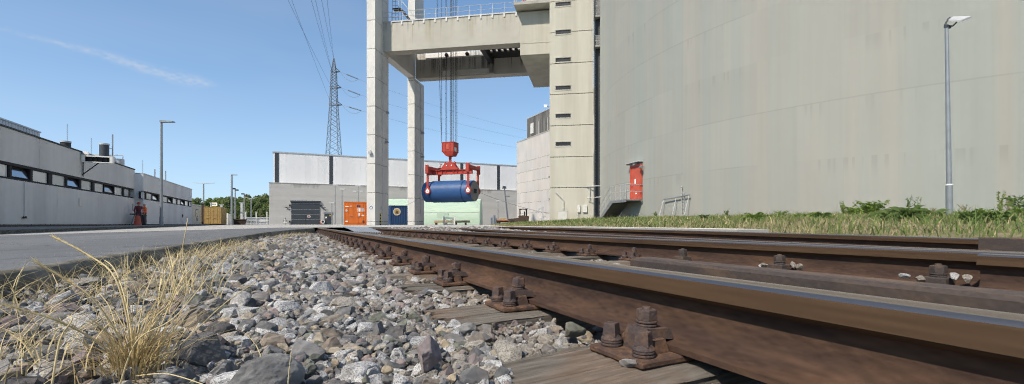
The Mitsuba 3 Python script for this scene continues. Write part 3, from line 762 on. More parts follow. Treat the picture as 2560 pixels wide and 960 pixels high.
part(blk, 'housing', X(cat([bx(-.72, .72, -.62, .62, z0 + .45, z1, .03), hull([(-.70, -.60, z0 + .46), (.70, -.60, z0 + .46), (-.70, .60, z0 + .46), (.70, .60, z0 + .46), (-.30, -.5, z0), (.5, -.5, z0), (-.30, .5, z0), (.5, .5, z0)])]), HM), 'm_red')
part(blk, 'rib', X(cat([bx(x - .025, x + .025, -.66, .66, z0 + .45, z1 + .02) for x in (-.70, -.32, .32, .70)] + [bx(-.76, .76, -.66, .66, z1 - .02, z1 + .05)]), HM), 'm_red')
part(blk, 'plate', X(cat([bx(-.16, .16, -.67, -.661, z1 - .75, z1 - .2)]), HM), 'm_doorred')
part(blk, 'plate', X(bx(.727, .735, -.4, .1, z0 + .5, z0 + .95), HM), 'm_signwhite')
part(blk, 'stem', X(cyl((0, 0, zb(397)), (0, 0, z0 + .1), .17, 16), HM), 'm_red')
rp = thing('hoist_ropes', 'bundle of steel hoist ropes running from the crane beam to the red block', 'rope')
for px, dy in ((1095, -.4), (1108, -.4), (1111.5, .4), (1120, -.5), (1123, .5), (1126, 0), (1130, .4), (1134, -.4), (1137.5, .5), (1141.5, -.3)):
    p = at(px + (8 if px < 1100 else 0), 358, 52.7); p[:2] += uy[:2] * dy
    q = at(px, -60, 52.7); q[:2] += uy[:2] * dy
    if px < 1100: p = at(1104, 358, 52.7)
    part(rp, 'rope', cyl(p, q, .030, 5), 'm_wire')


def sag(p, q, s, n=16):
    t = np.linspace(0, 1, n)[:, None]; P = np.asarray(p) * (1 - t) + np.asarray(q) * t; P[:, 2] -= (4 * s * t * (1 - t))[:, 0]; return P


one('guide_rope', 'thin black guide rope slanting from the cask end down to the right', 'rope', tube(sag(X(trimesh.Trimesh([[3.2, -.2, zc]], []), HM).vertices[0], at(1392, 538, 46), .25), .018, 5), 'm_wire')
one('guide_rope', 'thin guide rope slanting from behind the rear crane leg down to the left', 'rope', tube(sag(at(1052, 492, 56), at(1010, 515, 52), .1), .014, 5), 'm_wire')

# ---------------------------------------------------------------- rails
V1, V2 = .674, 2.179                           # centre lines of the two near rails
FOOT = -.230


def rail_prof(s=1.0):
    """Half outline of a 154 mm rail from the middle of its top to the middle of its foot, foot at z = 0."""
    h = [(0, .1360), (.018, .1357), (.0262, .1347), (.0300, .1328), (.0325, .1290), (.0335, .1250), (.0345, .1000), (.0300, .0950), (.0120, .0885), (.0085, .0810), (.0080, .0680), (.0085, .0500), (.0125, .0320), (.0220, .0230), (.0400, .0165), (.0620, .0120), (.0625, .0020), (.0600, .0), (0, 0)]
    return np.array(h)


def sweep(prof, ys, fx, fz, closed=False):
    """prof (x, z) swept along y with the centre at fx(y), fz(y)."""
    ys = np.asarray(ys, float); m = len(prof)
    P = np.stack([fx(ys)[:, None] + prof[None, :, 0], np.repeat(ys[:, None], m, 1), fz(ys)[:, None] + prof[None, :, 1]], -1)
    i, j = np.meshgrid(np.arange(len(ys) - 1), np.arange(m - (not closed)), indexing='ij'); k = (j + 1) % m
    q = np.stack([i * m + j, i * m + k, (i + 1) * m + k, (i + 1) * m + j], -1).reshape(-1, 4)
    return trimesh.Trimesh(P.reshape(-1, 3), np.vstack([q[:, [0, 1, 2]], q[:, [0, 2, 3]]]), process=False)


HP = rail_prof()


def make_rail(label, y0, y1, fx, fz, name='rail', step=.25, ends=(True, False)):
    k = thing(name, label, 'rail'); ys = np.arange(y0, y1 + step, step); ys[-1] = y1
    L = HP * [-1, 1]; full = np.vstack([L[::-1], HP[1:]])       # foot middle -> left -> top -> right -> foot middle
    nh = len(HP)
    top = full[nh - 1 - 2: nh - 1 + 3]; edgeL = full[nh - 1 - 4: nh - 1 - 1]; edgeR = full[nh - 1 + 2: nh - 1 + 5]
    headL = full[nh - 1 - 8: nh - 1 - 3]; headR = full[nh - 1 + 4: nh - 1 + 9]
    bodyL = full[:nh - 7]; bodyR = full[nh + 6:]
    part(k, 'running_surface', sweep(top, ys, fx, fz), 'm_railtop', smooth=30)
    part(k, 'head_edge', cat([sweep(edgeL, ys, fx, fz), sweep(edgeR, ys, fx, fz)]), 'm_blueedge', smooth=50)
    part(k, 'head', cat([sweep(headL, ys, fx, fz), sweep(headR, ys, fx, fz)]), 'm_rusthead', smooth=40)
    cap = []
    for yy, on in zip((y0, y1), ends):
        if on:
            c = prism(full[:-1], .002); c.apply_transform(trimesh.transformations.rotation_matrix(math.pi / 2, (1, 0, 0)))
            cap.append(mv(c, float(fx(np.array([yy]))[0]), yy + (.0021 if on else 0), float(fz(np.array([yy]))[0])))
    part(k, 'web_and_foot', cat([sweep(bodyL, ys, fx, fz), sweep(bodyR, ys, fx, fz)] + cap), 'm_rust', smooth=40)
    return k


const = lambda v: (lambda y: np.full(np.shape(y), v))
fz0 = lambda y: FOOT + track_z(y)
make_rail('nearest rusty rail running from the lower right corner into the yard', -1.5, 18.6, const(V1), fz0)
make_rail('second rusty rail, just beyond the nearest one, with bolted fastenings along its foot', -1.5, 18.9, const(V2), fz0)
make_rail('third rail, curving away close behind the second rail', .35, 19.5, lambda y: railA(y) + .0335, lambda y: FOOT + track_z(y))
make_rail('farthest rail, in front of the grass bank', -1.5, 19.5, lambda y: railA(y) + 1.505 + .0335, lambda y: railB_z(y) - .136)
# wing rail in front of the second rail, lower right edge of the view
wy = lambda y: V2 - .095 - .02 * np.clip((y - .55) * 5, 0, 1)
k = make_rail('short rusty wing rail beginning beside the second rail at the right edge', -1.5, .755, lambda y: np.full(np.shape(y), V2 - .118), lambda y: FOOT + track_z(y) - .002, name='wing_rail', ends=(True, True))


def check_rail(label, xl, y1, zt, w=.07, h=.16):
    prof = np.array([(xl, zt - .006), (xl + .006, zt), (xl + w - .006, zt), (xl + w, zt - .006), (xl + w, zt - h), (xl, zt - h)])
    ys = np.r_[np.arange(-1.5, y1, .25), y1]
    m = sweep(prof, ys, const(0), const(0), True)
    e = prism(prof, .002); e.apply_transform(trimesh.transformations.rotation_matrix(math.pi / 2, (1, 0, 0)))
    return one('check_rail', label, 'rail', cat([m, mv(e, 0, y1 + .0021, 0)]), 'm_darkrust', smooth=20)


check_rail('dark square-edged check rail lying between the nearest and the second rail', .752, .931, -.0836)
check_rail('dark end of a check rail at the right edge in front of the grass', railA(1.2) + 1.505 - .12, 1.36, -.078)
one('corrugated_cover', 'bright corrugated metal cover lying between the two near rails', 'cover',
    grid(np.linspace(0, 1, 240), np.linspace(0, 1, 10), lambda a, b: np.stack([1.02 + a * .56 + .1 * b, 12.6 - b * 1.9 - .3 * a, -.078 - .10 * b ** 1.5 + .020 * np.sin(a * 2 * np.pi * 12) - .02 * a], -1)), 'm_galv', smooth=True)
k = thing('marker_disc', 'small round red and white marker in the ballast behind the second rail', 'marker')
p = at(1079.5, 572.5, 15.5)
Mk = mat_at(p, -math.degrees(TH) + 8)
dsk = lambda r, t: cyl((0, 0, 0), (0, -t, 0), r, 24)
part(k, 'rim', X(dsk(.070, .03), Mk), 'm_signwhite'); part(k, 'face', X(mv(dsk(.048, .006), 0, -.03, 0), Mk), 'm_doorred'); part(k, 'stake', X(bx(-.02, .02, -.01, .01, -.2, -.05), Mk), 'm_signwhite')

# ---------------------------------------------------------------- sleepers
SY = [.14, .694, 1.25, 1.852, 2.348, 2.888, 3.454, 3.98, 4.526, 5.05] + [5.57 + i * .56 for i in range(22)]
SK = math.tan(math.radians(8))
ORD = ['nearest', 'second', 'third', 'fourth', 'fifth', 'sixth']


def sleeper_mesh(i, fine):
    w, h, L = .25, .15, 3.9
    na, nb = (260, 70) if fine else (24, 6)
    def f(a, b):
        # over the top, then down both sides
        t = b * (w + 2 * h) - h
        yy = np.clip(t, 0, w) - w / 2; zz = -np.where(t < 0, -t, np.where(t > w, t - w, 0.0))
        r = .012; xx = a * L
        q = np.stack([xx * 3.0, yy * 42, zz * 42 + i * 7.7], -1)
        crack = np.clip(meshkit.fbm(q * [1, 1, 1], 3, 11 + i) * 3.2 - 1.95, 0, 1)
        fib = meshkit.fbm(np.stack([xx * 7, yy * 160, zz * 160 + i], -1), 3, 5)
        edge = np.minimum(np.abs(t), np.abs(t - w)) < .02
        rough = meshkit.fbm(np.stack([xx * 14, yy * 14, zz * 14 + i * 3], -1), 3, 21)
        sink = (crack * .011 + (.5 - fib) * .006 + np.where(edge, .010 * (rough - .2), 0)) * (1 if fine else .4)
        ny = np.where(t < 0, -1.0, np.where(t > w, 1.0, 0.0))
        return np.stack([xx + (meshkit.noise(np.stack([yy * 60, zz * 60, xx * 0 + i], -1), 3) - .5) * .05 * np.exp(-xx * 30), yy - ny * sink, zz - (1 - np.abs(ny)) * sink], -1)
    m = grid(np.linspace(0, 1, na), np.linspace(0, 1, nb), f)
    e = grid([0, 1], np.linspace(0, 1, nb), lambda a, b: f(np.zeros_like(b), b) * np.where(a[..., None] > .5, [1, 1, 0], [1, 1, 1]) + np.where(a[..., None] > .5, [.02, 0, -h], [0, 0, 0]))
    return cat([m, e])


lo = [sleeper_mesh(50 + i, False) for i in range(2)]
for i, y in enumerate(SY):
    if i <= 5:
        lab, grp = {0: 'weathered timber sleeper reaching out of view at the lower right corner', 1: 'cracked grey timber sleeper under the nearest bolted rail plate',
                    2: 'grey timber sleeper whose sawn end juts from the ballast behind the nearest one', 3: 'grey timber sleeper, third of those visible from the front', 4: 'grey timber sleeper, fourth of those visible from the front', 5: 'grey timber sleeper, fifth of those visible from the front'}[i], None
    else: lab, grp = 'weathered timber sleeper farther down the track, half buried in ballast', 'farther timber sleepers'
    m = sleeper_mesh(i, i in (0, 1, 2, 3)) if i < 6 else lo[i % 2].copy()
    x0 = .335 + (.07 * math.sin(i * 2.3) if i > 2 else [0, -.25, .0][i])
    m.apply_transform(trimesh.transformations.rotation_matrix(math.radians(8), (0, 0, 1)))
    mv(m, x0, y - (V1 - x0) * SK, -.2440 + track_z(y))
    one('sleeper', lab, 'sleeper', m, 'm_wood', smooth=30 if i < 4 else False, group=grp)

# ---------------------------------------------------------------- rail fastenings (built once, then placed)


def ringp(r, z, t=.006):
    return lathe([(0, z), (r - .002, z), (r, z + .002), (r, z + t - .002), (r - .002, z + t), (0, z + t)], 20)


def lag():
    p = [ringp(.0255, .000, .0075), ringp(.0250, .0085, .0075), lathe([(0, .016), (.0245, .016), (.0250, .019), (.0235, .023), (.017, .030), (.015, .034), (0, .034)], 20)]
    hd = hull([(sx * .0142 * k, sy * .0142 * k, z) for sx in (-1, 1) for sy in (-1, 1) for z, k in ((.028, 1.12), (.060, 1.0), (.064, .86))])
    return cat(p + [rotz(hd, 28)])


def nut():
    hx = lambda r, z: [(r * math.cos(i * math.pi / 3), r * math.sin(i * math.pi / 3), z) for i in range(6)]
    return cat([ringp(.0245, .0, .0065), rotz(ringp(.0250, .0078, .0065), 10), hull(hx(.0245, .0150) + hx(.0250, .018) + hx(.0250, .037) + hx(.0225, .041)), cyl((0, 0, .04), (0, 0, .047), .0115, 14, .0095)])


PARTS = {'base_plate': (bx(-.160, .160, -.072, .072, -.0135, .0, .0035), 'm_plate')}
rib = lambda s: hull([(s * .068, -.052, 0), (s * .068, .052, 0), (s * .104, -.052, 0), (s * .104, .052, 0), (s * .073, -.046, .030), (s * .073, .046, .030), (s * .102, -.046, .028), (s * .102, .046, .028), (s * .106, -.05, .018), (s * .106, .05, .018)])
clip = lambda s: cat([hull([(s * .040, -.034, .021), (s * .040, .034, .021), (s * .108, -.034, .032), (s * .108, .034, .032), (s * .046, -.030, .046), (s * .046, .030, .046), (s * .102, -.030, .052), (s * .102, .030, .052)]),
                      hull([(s * .096, -.036, .0), (s * .096, .036, .0), (s * .112, -.033, .0), (s * .112, .033, .0), (s * .097, -.033, .040), (s * .097, .033, .040), (s * .108, -.029, .034), (s * .108, .029, .034)])])
for s in (-1, 1):
    sc8 = lambda m, k=.8, ky=.86: trimesh.Trimesh(m.vertices * [1, ky, k], m.faces, process=False)
    PARTS[f'rib{s}'] = (sc8(rib(s)), 'm_plate'); PARTS[f'clip{s}'] = (sc8(clip(s)), 'm_bolt')
    PARTS[f'clip_bolt{s}'] = (mv(sc8(nut(), .76, .8).apply_scale([.8, 1, 1]), s * .080, 0, .0405), 'm_bolt')
    for t in (-1, 1):
        PARTS[f'lag_screw{s}{t}'] = (mv(sc8(lag(), .66, .8).apply_scale([.8, 1, 1]), s * .128, t * .043, .0005), 'm_bolt')
SMO = {'base_plate': False, 'rib': 25, 'clip': 25, 'clip_bolt': 30, 'lag_screw': 30}
FD = {k: mikit.ply(m, mt, smooth=SMO[k.rstrip('-1')]) for k, (m, mt) in PARTS.items()}


def fastening(x, y, lab, grp, skew=0.0):
    k = thing('rail_fastening', lab, 'rail fastening', grp)
    M = mat_at((x, y, FOOT + track_z(y) + .0005), skew)
    for nm, d in FD.items():
        key = numbered(f"{k}__{nm.rstrip('-1')}"); scene[key] = {**d, 'to_world': T4(M)}


O2 = ['nearest', 'second nearest', 'third nearest', 'fourth nearest', 'fifth nearest', 'sixth nearest']
def lab2(y):
    n2['n'] += 1; n = n2['n']
    if n <= 6: return f'rusty bolted plate under the second rail, {O2[n - 1]} one clear of the check rail', None
    return 'small rusty bolted plate far along the second rail', 'far fastenings of the second rail'


n2 = {'n': 0}
for i, y in enumerate(SY):
    if y < .5 or y > 17: continue
    fastening(V1, y, f'rusty bolted rail plate of the nearest rail, {O2[i - 1]} to the lens' if i <= 6 else 'small rusty bolted rail plate far down the nearest rail', None if i <= 6 else 'far fastenings of the nearest rail', RNG.normal(0, 1.2) if i > 1 else 3)
    y2 = y + (V2 - V1) * SK
    if y2 > 2.2: fastening(V2, y2, *lab2(y2), RNG.normal(0, 1.2))
for i, (px, lab) in enumerate(((1707, 'leftmost of three lone bolts at the foot of the second rail'), (1949, 'middle one of three lone bolts at the foot of the second rail'), (2346, 'nearest of three lone bolts at the foot of the second rail'))):
    t = (px - HX) / F; d = (V2 - .085) / (t * CT + ST); y = d * (CT - t * ST)
    k = thing('rail_bolt', lab, 'bolt')
    part(k, 'plate', bx(V2 - .19, V2 + .02, y - .08, y + .08, FOOT - .014 + track_z(y), FOOT + .001 + track_z(y), .003), 'm_darkrust')
    part(k, 'clip', mv(bx(-.036, .036, -.035, .035, 0, .026, .004), V2 - .085, y, FOOT + .016 + track_z(y)), 'm_darkrust')
    part(k, 'nut', mv(nut(), V2 - .085, y, FOOT + .042 + track_z(y)), 'm_darkrust', smooth=30)

# ---------------------------------------------------------------- ballast


def stone(seed, sub):
    r = np.random.default_rng(seed); m = trimesh.creation.icosphere(sub, 1.0); v = m.vertices.copy()
    v *= 1.25
    for _ in range(r.integers(12, 18)):
        nrm = r.normal(size=3); nrm /= np.linalg.norm(nrm); d = r.uniform(.56, .95)
        h = v @ nrm; v -= np.outer(np.maximum(h - d, 0), nrm)
    if sub >= 2:
        v *= (1 + .085 * (meshkit.fbm(v * 5.5 + seed * 5.3, 3, 2) - .5))[:, None]
    v *= r.uniform(.75, 1.1, 3) * [1.12, .95, .78]
    m.vertices = v
    return m


ST3 = [stone(100 + i, 3) for i in range(14)]; ST2 = [stone(200 + i, 2) for i in range(12)]; ST1 = [stone(300 + i, 1) for i in range(12)]


def rand_rots(n):
    q = RNG.normal(size=(n, 4)); q /= np.linalg.norm(q, axis=1, keepdims=True); w, x, y, z = q.T
    return np.stack([1 - 2 * (y * y + z * z), 2 * (x * y - z * w), 2 * (x * z + y * w), 2 * (x * y + z * w), 1 - 2 * (x * x + z * z), 2 * (y * z - x * w), 2 * (x * z - y * w), 2 * (y * z + x * w), 1 - 2 * (x * x + y * y)], -1).reshape(n, 3, 3)


def tilt_rots(n, amt):
    """Rotations that keep a stone's flat side roughly down."""
    a = RNG.uniform(0, 2 * np.pi, n); c, s = np.cos(a), np.sin(a); Z = np.zeros(n); O = np.ones(n)
    R = np.stack([c, -s, Z, s, c, Z, Z, Z, O], -1).reshape(n, 3, 3)
    ax = RNG.normal(size=(n, 2)) * amt; K = np.stack([O, Z, ax[:, 0], Z, O, ax[:, 1], -ax[:, 0], -ax[:, 1], O], -1).reshape(n, 3, 3)
    u, _, vt = np.linalg.svd(K); return (u @ vt) @ R


pts = []


def scatter(y0, y1, x0, x1, step, size, lift, keep=1.0):
    ys_, xs_ = np.meshgrid(np.arange(y0, y1, step), np.arange(x0, x1, step), indexing='ij')
    y = (ys_ + RNG.uniform(-.55, .55, ys_.shape) * step).ravel(); x = (xs_ + RNG.uniform(-.55, .55, xs_.shape) * step).ravel()
    s = size * np.exp(RNG.normal(0, .24, len(x))) * .5
    z = bed_z(x, y) + lift + RNG.uniform(-.012, .012, len(x))
    on = (RNG.uniform(size=len(x)) < keep) & (x > kerb_x(y) + .012 + s * .4) & (x < bank_front(y) - .02)
    on &= (y > -.05) & (np.abs(x - V1) > .062 + s * .35) & (np.abs(x - V2) > .062 + s * .35) & (np.abs(x - railA(y) - .0335) > .06 + s * .35) & (np.abs(x - railA(y) - 1.5385) > .06 + s * .35)
    on &= ~((x > .70) & (x < .86) & (y < 1.0))
    for i, q in enumerate(SY):           # the stones lie between the sleepers, a few on top
        yy = y - (q + (x - V1) * SK); xe = .335 + ([0, .0, 0][i] if i < 3 else .05)
        inn = (np.abs(yy) < .125 + s * .45) & (x > xe - .015)
        on &= ~(inn & (s * .8 + z < 1)) | ~inn
    fp = np.zeros(len(x), bool)
    pts.append(np.stack([x, y, z, s], -1)[on])


scatter(.12, 2.2, -.62, 2.1, .025, .034, -.012)
scatter(.12, 2.2, -.62, .62, .030, .038, .008)
scatter(.12, 1.7, -.62, .40, .062, .048, .016, .5)
scatter(.12, 1.6, -.62, .62, .015, .016, .014, .8)
scatter(2.2, 7, -.62, 2.1, .035, .045, -.005)
scatter(2.2, 7, -.6, .62, .045, .054, .012)
scatter(7, 18.2, -.4, 2.1, .055, .056, .000)
scatter(7, 18.2, -.3, .60, .06, .06, .014)
scatter(8, 18.2, 2.3, 7.0, .10, .085, .012)
scatter(.5, 8, 2.3, 3.2, .06, .05, .0)
pts = np.concatenate(pts)
# a scatter of small pieces on the sleepers and plates near the lens
ex = []
for (px, py, d, s) in ((1432, 842, .86, .030), (1560, 930, .73, .026), (1640, 905, .70, .02), (1180, 690, 1.75, .016), (1010, 712, 2.0, .018)):
    p = at(px, py, d); ex.append([p[0], p[1], -.2440 + s * .6, s])
dist = pts[:, 0] * ST + pts[:, 1] * CT
scr = HX + F * (pts[:, 0] * CT - pts[:, 1] * ST) / np.maximum(dist, .01)
vis = (dist > .15) & (scr > -300) & (scr < 2860)
pts, dist, scr = pts[vis], dist[vis], scr[vis]
pts = pts[~((dist < .34))]; dist = pts[:, 0] * ST + pts[:, 1] * CT; scr = HX + F * (pts[:, 0] * CT - pts[:, 1] * ST) / dist
yim = HY - F * pts[:, 2] / dist
inside = (scr > -20) & (scr < 2580) & (yim < 990)
size_px = np.where(inside & (pts[:, 0] < .64), pts[:, 3] / dist, 0)
order = np.argsort(-size_px); solo = order[:300]; rest = np.ones(len(pts), bool); rest[solo] = False
kinds = RNG.choice(8, len(pts), p=ROCKW)
KN = ['pale speckled granite', 'warm grey speckled granite', 'dark basalt', 'plain grey', 'brown', 'pinkish', 'greenish grey', 'tan']
GN = [k + ' ballast stones' for k in KN]
Rt = tilt_rots(len(pts), .45)


def stone_label(i):
    x, y = scr[i], yim[i]; big = 'big ' if size_px[i] > .05 else 'small ' if size_px[i] < .028 else ''
    zx = 'at the left edge' if x < 160 else 'among the dry grass' if x < 470 else 'left of the middle' if x < 760 else 'in the middle of the ballast' if x < 1000 else 'beside the sleeper ends' if x < 1290 else 'between the sleepers' if x < 1700 else 'under the near rail'
    zy = 'lowest row' if y > 900 else 'near the front' if y > 830 else 'farther back' if y < 745 else 'halfway back'
    a = f'{big}{KN[kinds[i]]} ballast stone {zx}, {zy}'
    return a, f'{big}{KN[kinds[i]]} ballast stones {zx}, {zy}'


for i in solo:
    m = ST3[RNG.integers(len(ST3))]
    M = np.eye(4); M[:3, :3] = Rt[i] * pts[i, 3]; M[:3, 3] = pts[i, :3]
    lab, grp = stone_label(i)
    one('ballast_stone', lab, 'stone', X(m, M), ROCKS[kinds[i]], smooth=12, group=grp)
E3 = [('dark green-grey block of stone lying on the nearest sleeper left of its plate', 6, at(1432, 850, .98), (.030, .019, .020), 20), ('flat dark slate chip leaning in front of the nearest rail plate', 3, at(1575, 930, .80), (.026, .018, .008), -20),
      ('pinkish pointed stone standing up left of the nearest sleeper', 5, at(1072, 885, .72), (.024, .02, .030), 30), ('small white oval pebble left of a rusty plate', 0, at(1078, 706, 1.62), (.022, .012, .009), 0)]
for lab, kd, p, sc, rz in E3:
    m = ST3[(kd * 3 + 1) % len(ST3)].copy(); m.vertices /= np.abs(m.vertices).max(0); m.vertices *= sc
    z = -.2440 + sc[2] * .9 if 'sleeper left' in lab or 'oval' in lab or 'slate' in lab else p[2]
    one('ballast_stone', lab, 'stone', mv(rotz(m, rz), p[0], p[1], z), ROCKS[kd], smooth=24)
gv = thing('ballast', 'grey crushed stone ballast between the road and the rails', 'gravel', kind='stuff')
kk = 0
for kd in range(8):
    for lo_, hi, base in ((0, 1.5, ST2), (1.5, 4.5, ST1), (4.5, 99, ST1)):
        sel = np.nonzero(rest & (kinds == kd) & (dist >= lo_) & (dist < hi))[0]
        if not len(sel): continue
        which = RNG.integers(len(base), size=len(sel)); Vs, Fs, at_ = [], [], 0
        for w in range(len(base)):
            ii = sel[which == w]
            if not len(ii): continue
            v = np.einsum('kij,nj->kni', Rt[ii] * pts[ii, 3][:, None, None], base[w].vertices) + pts[ii, None, :3]
            f = (base[w].faces[None] + (np.arange(len(ii)) * len(base[w].vertices))[:, None, None]).reshape(-1, 3) + at_
            at_ += v.shape[0] * v.shape[1]; Vs.append(v.reshape(-1, 3)); Fs.append(f)
        kk += 1
        put(f'ballast__{kk:03d}', trimesh.Trimesh(np.vstack(Vs), np.vstack(Fs), process=False), ROCKS[kd])
for (px, py, d) in ((1912, 663, 2.2), (1985, 664, 2.2), (2000, 667, 2.15), (2265, 690, 1.66), (2300, 697, 1.66), (2385, 692, 1.62), (2420, 697, 1.62), (1905, 664, 2.25), (1545, 672, 1.3)):
    p = at(px, py, d); m = ST3[int(px) % 14]
    M = np.eye(4); M[:3, :3] = tilt_rots(1, .5)[0] * .017; M[:3, 3] = [p[0], p[1], max(p[2], -.229)]
    one('ballast_stone', 'small pale stone lying beside a bolt at the foot of the second rail', 'stone', X(m, M), ROCKS[0 if px % 2 else 1], smooth=24, group='pale stones beside the bolts')

# ---------------------------------------------------------------- office building on the left
WV1, WV2 = -12.45, -11.88                      # the two wall planes


def on_wall(px, v):
    """y along the track of the point of the wall x = v seen at pixel column px."""
    t = (px - HX) / F; d = v / (t * CT + ST); return d * (CT - t * ST), d


ob = thing('office_building', 'long low grey office building with a dark window band, left of the road', 'building')
U0, U1 = 14.0, 48.55
J = [U0] + [on_wall(p, WV1)[0] for p in (143, 247, 322)] + [U1]
JU = [U0] + [on_wall(p, WV1)[0] for p in (98, 200)] + [U1]
part(ob, 'core', bx(-24, WV1 - .30, U0, U1 + .1, -.2, 4.3), 'm_interior')
for a, b in zip(J[:-1], J[1:]): part(ob, 'wall_panel', bx(WV1 - .28, WV1, a + .012, b - .012, -.02, 2.13, .008), 'm_wallgrey')
for a, b in zip(JU[:-1], JU[1:]): part(ob, 'wall_panel', bx(WV1 - .28, WV1, a + .012, b - .012, 2.93, 4.52, .008), 'm_wallgrey')
part(ob, 'plinth', bx(WV1 - .28, WV1 - .03, U0, U1, -.25, -.02), 'm_black')
part(ob, 'roof_edge', bx(WV1 - .34, WV1 + .05, U0, U1 + .02, 4.523, 4.60), 'm_dark')
part(ob, 'roof', bx(-24, WV1 - .35, U0, U1, 4.35, 4.5), 'm_pave')
part(ob, 'window_frame', cat([bx(WV1 - .16, WV1 - .03, U0, U1 - .2, 2.133, 2.22), bx(WV1 - .16, WV1 - .01, U0, U1 - .2, 2.80, 2.927)]), 'm_frame')
part(ob, 'end_wall', bx(-24, WV1 - .001, U1 - .12, U1 + .09, -.2, 4.515), 'm_wallgrey')
WIN = [(-40, 78 / 3, 0), (102 / 3, 236 / 3, 1), (258 / 3, 372 / 3, 0), (404 / 3, 502 / 3, 0), (516 / 3, 605 / 3, 1), (620 / 3, 697 / 3, 0), (719 / 3, 788 / 3, 0), (792 / 3, 862 / 3, 1), (868 / 3, 926 / 3, 0), (940 / 3, 977 / 3, 0)]
WIN2 = [(1064, 1098, 0), (1105, 1147, 0), (1150, 1190, 1), (1225, 1266, 0), (1269, 1294, 1), (1302, 1332, 0), (1337, 1363, 0), (1365, 1388, 1), (1392, 1418, 0), (1424, 1440, 0)]


def ring4(x0, x1, y0, y1, z0, z1, ty, tz):
    m = m3.Manifold.cube((x1 - x0, y1 - y0, z1 - z0)).translate((x0, y0, z0)) - m3.Manifold.cube((x1 - x0 + .2, y1 - y0 - 2 * ty, z1 - z0 - 2 * tz)).translate((x0 - .1, y0 + ty, z0 + tz))
    q = m.to_mesh(); return trimesh.Trimesh(q.vert_properties[:, :3], q.tri_verts, process=False)


def windows(k, v, lst, z0, z1):
    for a, b, tilt in lst:
        a, b = on_wall(a, v)[0], on_wall(b, v)[0]
        w = part(k, 'window', ring4(v - .20, v - .06, a - .07, b + .07, z0 + .002, z1 - .002, .07, .045), 'm_frame', label='window tilted open' if tilt else None)
        if tilt:
            m = cat([bx(-.03, .0, a, b, z0 + .08, z0 + .13), bx(-.03, 0, a, b, z1 - .13, z1 - .08), bx(-.03, 0, a, a + .05, z0 + .08, z1 - .08), bx(-.03, 0, b - .05, b, z0 + .08, z1 - .08)])
            R = trimesh.transformations.rotation_matrix(math.radians(24), (0, 1, 0), (0, 0, z1 - .1)); R = trimesh.transformations.rotation_matrix(math.radians(-16), (0, 1, 0), (0, 0, z0 + .1))
            T_ = np.eye(4); T_[0, 3] = v - .08
            part(w, 'sash', X(m, T_ @ R), 'm_frame')
            part(w, 'pane', X(bx(-.018, -.012, a + .05, b - .05, z0 + .13, z1 - .13), T_ @ R), 'm_mirror')
            part(w, 'reveal', bx(v - .29, v - .285, a, b, z0, z1), 'm_dark')
        else:
            part(w, 'pane', bx(v - .13, v - .12, a, b, z0 + .05, z1 - .05), 'm_glazing')


pbr('m_mirror', (.35, .38, .42), .08, metal=.9)
windows(ob, WV1, WIN, 2.18, 2.84)
for a, b in zip(WIN[:-1], WIN[1:]):
    y0, y1 = on_wall(a[1], WV1)[0] + .07, on_wall(b[0], WV1)[0] - .07
    if y1 - y0 > .05: part(ob, 'window_pier', bx(WV1 - .18, WV1 - .05, y0, y1, 2.225, 2.795), 'm_frame')
part(ob, 'downpipe', cyl((WV1 + .06, J[1] - 3.6, .35), (WV1 + .06, J[1] - 3.6, 2.1), .03), 'm_wallgrey')
part(ob, 'tap', cat([cyl((WV1, J[1] - 3.6, .36), (WV1 + .12, J[1] - 3.6, .36), .03), bx(WV1, WV1 + .1, J[1] - 3.75, J[1] - 3.45, .28, .33)]), 'm_dark')
y = on_wall(200, WV1)[0]
part(ob, 'notice_box', bx(WV1, WV1 + .06, y - .22, y + .22, 1.12, 1.62, .01), 'm_whitepanel')
y = on_wall(333, WV1)[0]
part(ob, 'notice_box', bx(WV1, WV1 + .06, y - .3, y + .3, 1.12, 1.7, .01), 'm_galvlight')
lw = thing('lower_office_wing', 'lower grey wing with a dark window band beyond the two workers', 'building')
V0, VE = 48.66, 68.4
JL = [V0, on_wall(1125 / 3, WV2)[0], on_wall(1250 / 3, WV2)[0], VE]
part(lw, 'core', bx(-23, WV2 - .30, V0 + .2, VE - .1, -.2, 4.0), 'm_interior')
for a, b in zip(JL[:-1], JL[1:]): part(lw, 'wall_panel', bx(WV2 - .28, WV2, a + .012, b - .012, .0, 2.08, .008), 'm_wallgrey')
part(lw, 'wall_panel', bx(WV2 - .28, WV2, V0 + .012, VE - .012, 2.80, 4.22, .008), 'm_wallgrey')
part(lw, 'return_wall', bx(-12.449, WV2 - .001, V0, V0 + .011, 2.1, 4.215), 'm_white', label='white return wall')
part(lw, 'end_wall', bx(-23, WV2 - .285, V0 + .012, V0 + .2, -.2, 4.22), 'm_wallgrey')
part(lw, 'roof_edge', bx(-23, WV2 + .04, V0 - .02, VE, 4.223, 4.29), 'm_galvlight')
part(lw, 'plinth', bx(WV2 - .28, WV2 - .03, V0, VE, -.25, .0), 'm_dark')
part(lw, 'window_frame', cat([bx(WV2 - .16, WV2 - .03, V0, VE - .1, 2.083, 2.16), bx(WV2 - .16, WV2 - .01, V0, VE - .1, 2.70, 2.797)]), 'm_frame')
part(lw, 'far_wall', bx(-23, WV2 - .02, VE - .1, VE + .06, -.2, 4.215), 'm_wallgrey')
W2 = [(a / 3, b / 3, c) for a, b, c in WIN2]
windows(lw, WV2, W2, 2.12, 2.73)
for a, b in zip(W2[:-1], W2[1:]):
    y0, y1 = on_wall(a[1], WV2)[0] + .07, on_wall(b[0], WV2)[0] - .07
    if y1 - y0 > .05: part(lw, 'window_pier', bx(WV2 - .18, WV2 - .05, y0, y1, 2.165, 2.695), 'm_frame')
y = on_wall(456, WV2)[0]
part(lw, 'vent', bx(WV2, WV2 + .05, y - .15, y + .15, .75, 1.1), 'm_dark')
